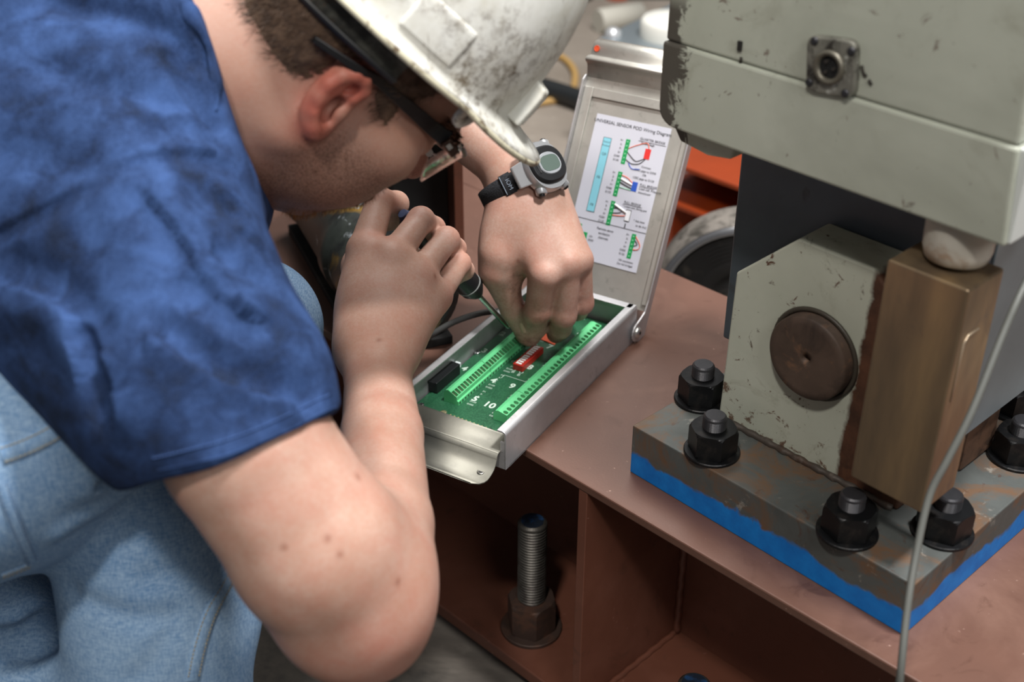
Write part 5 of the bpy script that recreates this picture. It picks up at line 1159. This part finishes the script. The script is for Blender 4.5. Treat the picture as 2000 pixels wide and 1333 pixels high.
for n in (12, 12, 10): terminal_row(a, pit2, n, LB, True); a += n * pit2 + .0006
# DIP switch, connector, sticker, screws, pads
dc = np.array(bl(1032, 706)); DFm = Fr(BX.w((dc[0], dc[1], PZ)), BX.M[0], BX.M[1])
mb = MB(DFm); mb.box((-.0215, -.0058, .0), (.0215, .0058, .0072)); dip = mb.build('dip_switch', plain('switch_red', '#a3271d', .4), pcb, .0006)
for k in range(10):
    x = -.0185 + k * .0040 + (.001 if k > 4 else 0); mb = MB(DFm); mb.box((x - .0011, -.0026, .0070), (x + .0011, .0022, .0078)); mb.build('switch_lever', M_wht, dip)
for k in range(2):
    mb = MB(DFm); mb.box((-.0195 + k * .0205, .0026, .0070), (-.0015 + k * .0205, .0036, .0076)); mb.build('white_line', M_wht, dip)
cc_ = np.array(bl(868, 746)); CF = Fr(BX.w((cc_[0], cc_[1], PZ)), BX.M[0], BX.M[1])
mb = MB(CF); mb.box((-.0225, -.0062, 0), (.0200, .0062, .0125)); con = mb.build('connector', M_black, pcb, .0008)
mb = MB(CF); mb.box((-.0240, -.0040, .0105), (-.0215, .0040, .0129)); mb.build('connector_latch', M_black, con)
mb = MB(CF); mb.box((.0200, -.0030, .0040), (.0265, .0030, .0095)); mb.build('white_plug', plain('white_nylon', '#cfd6d6', .4), con, .0005)
st_ = [bl(*p, PZ + .0002) for p in ((1056, 664), (1069, 650), (1101, 653), (1083, 675))]; mb = MB(BX); mb.add([(p[0], p[1], PZ + z) for z in (.0001, .0010) for p in st_], [(3, 2, 1, 0), (4, 5, 6, 7)] + [(i, (i + 1) % 4, 4 + (i + 1) % 4, 4 + i) for i in range(4)])
stk = mb.build('orange_sticker', plain('fluorescent_orange', '#e8561a', .5), pcb)
sc0 = np.mean(st_, 0); SFm = Fr(BX.w((sc0[0], sc0[1], PZ + .0010)), -BX.M[1], BX.M[0])
M_pen = plain('brown_marker', '#5a1f10', .6)
q = bl(1085, 664, PZ); text('8', Fr(BX.w((q[0], q[1], PZ + .0011)), -BX.M[1] * .8 + BX.M[0] * .6, BX.M[0] * .8 + BX.M[1] * .6), 0, 0, .0085, M_pen, stk, 'printed_number')
q = bl(1073, 658, PZ); text('S', Fr(BX.w((q[0], q[1], PZ + .0011)), -BX.M[1] * .8 + BX.M[0] * .6, BX.M[0] * .8 + BX.M[1] * .6), 0, 0, .0075, M_pen, stk, 'printed_number')
for (u, v) in ((823, 793), (957, 842), (932, 690), (1140, 621)):
    p = bl(u, v); mb = MB(BX); mb.lathe((p[0], p[1], PZ), (0, 0, 1), [(0, .0033), (.0010, .0033), (.0020, .0024), (.0022, .0004)], 22); s_ = mb.build('board_screw', M_chrome, pcb)
    for r in (0, math.pi / 2):
        fr2 = Fr(BX.w((p[0], p[1], PZ + .0019)), (math.cos(r), math.sin(r), 0), (-math.sin(r), math.cos(r), 0)); mb = MB(fr2); mb.box((-.0018, -.0003, 0), (.0018, .0003, .0004)); mb.build('cross_slot', M_black, s_)
p = bl(866, 806); mb = MB(BX); mb.lathe((p[0], p[1], PZ), (0, 0, 1), [(0, .0034), (.0003, .0034), (.0003, .0018)], 20); mb.build('solder_ring', plain('tinned_pad', '#b9b08a', .35, .7), pcb)
A_, B_ = np.array(bl(880, 811)), np.array(bl(949, 836)); A2, B2 = np.array(bl(878, 817)), np.array(bl(944, 842)); M_pad = plain('gold_pad', '#c9c08a', .35, .7)
for (P0, P1, n) in ((A_, B_, 10), (A2, B2, 9)):
    for k in range(n): q = P0 + (P1 - P0) * k / (n - 1); mb = MB(BX); mb.lathe((q[0], q[1], PZ), (0, 0, 1), [(0, .0010), (.0004, .0009)], 8); mb.build('solder_pad', M_pad, pcb)
M_silk = plain('silkscreen_white', '#b9cbbd', .6)
for s, u, v, sz in (('10', 962, 794, .0125), ('9', 1006, 757, .0115), ('8', 1041, 720, .0115), ('7', 1079, 680, .0115), ('6', 1106, 651, .0110), ('5', 928, 780, .0115), ('4', 964, 744, .0115), ('4', 907, 721, .0110), ('3', 946, 686, .0110), ('2', 982, 653, .0110)):
    p = bl(u, v); text(s, PF, -p[1] - (.0035 if u > 950 and s not in '42' else 0), p[0], sz, M_silk, pcb, 'printed_number', z=.0002, bold=.00035)
for s, u, v, sz in (('B', 1002, 727, .006), ('L', 1007, 724, .004), ('B', 1013, 733, .006), ('O', 1018, 728, .006), ('O', 1002, 707, .005)):
    p = bl(u, v); text(s, PF, -p[1], p[0], sz, M_silk, pcb, 'printed_letter', z=.0002)
for b_, a0, step, cnt in ((RB + .0135, .050, .0345, 6), (LB - .0150, .056, .0345, 6), (LB + .0135, .085, .0345, 5)):
    for k in range(cnt):
        for j, l in enumerate(('D350', 'D120', 'S+', 'P-', 'S-', 'P+')): text(l, PF, -b_ + .002, a0 + k * step + j * .0052, .0032, M_silk, pcb, 'printed_label', z=.00015)
for k in range(28): text('+-SP'[k % 4], PF, -.0195, .048 + k * .0072, .0036, M_silk, pcb, 'printed_letter', z=.00015)
mb = MB(BX)
for x0, y0, x1, y1 in ((.047, .0225, .240, .0229), (.118, .048, .1184, .074), (.100, .048, .1184, .0484), (.112, .0735, .1184, .074)): mb.box((x0, y0, PZ), (x1, y1, PZ + .0002))
o = mb.build('silkscreen_lines', M_silk, pcb)
# an ivory cable gland where the sensor cable enters
# ---------------------------------------------------------------- lettering becomes plain mesh
bpy.context.view_layer.update(); dg = bpy.context.evaluated_depsgraph_get()
for o in [o for o in COL.objects if o.type == 'FONT']:
    me = bpy.data.meshes.new_from_object(o.evaluated_get(dg)); q = bpy.data.objects.new(o.name, me); nm = o.name; COL.objects.link(q)
    q.parent = o.parent; q.matrix_parent_inverse = o.matrix_parent_inverse; q.matrix_basis = o.matrix_basis; bpy.data.objects.remove(o); q.name = nm
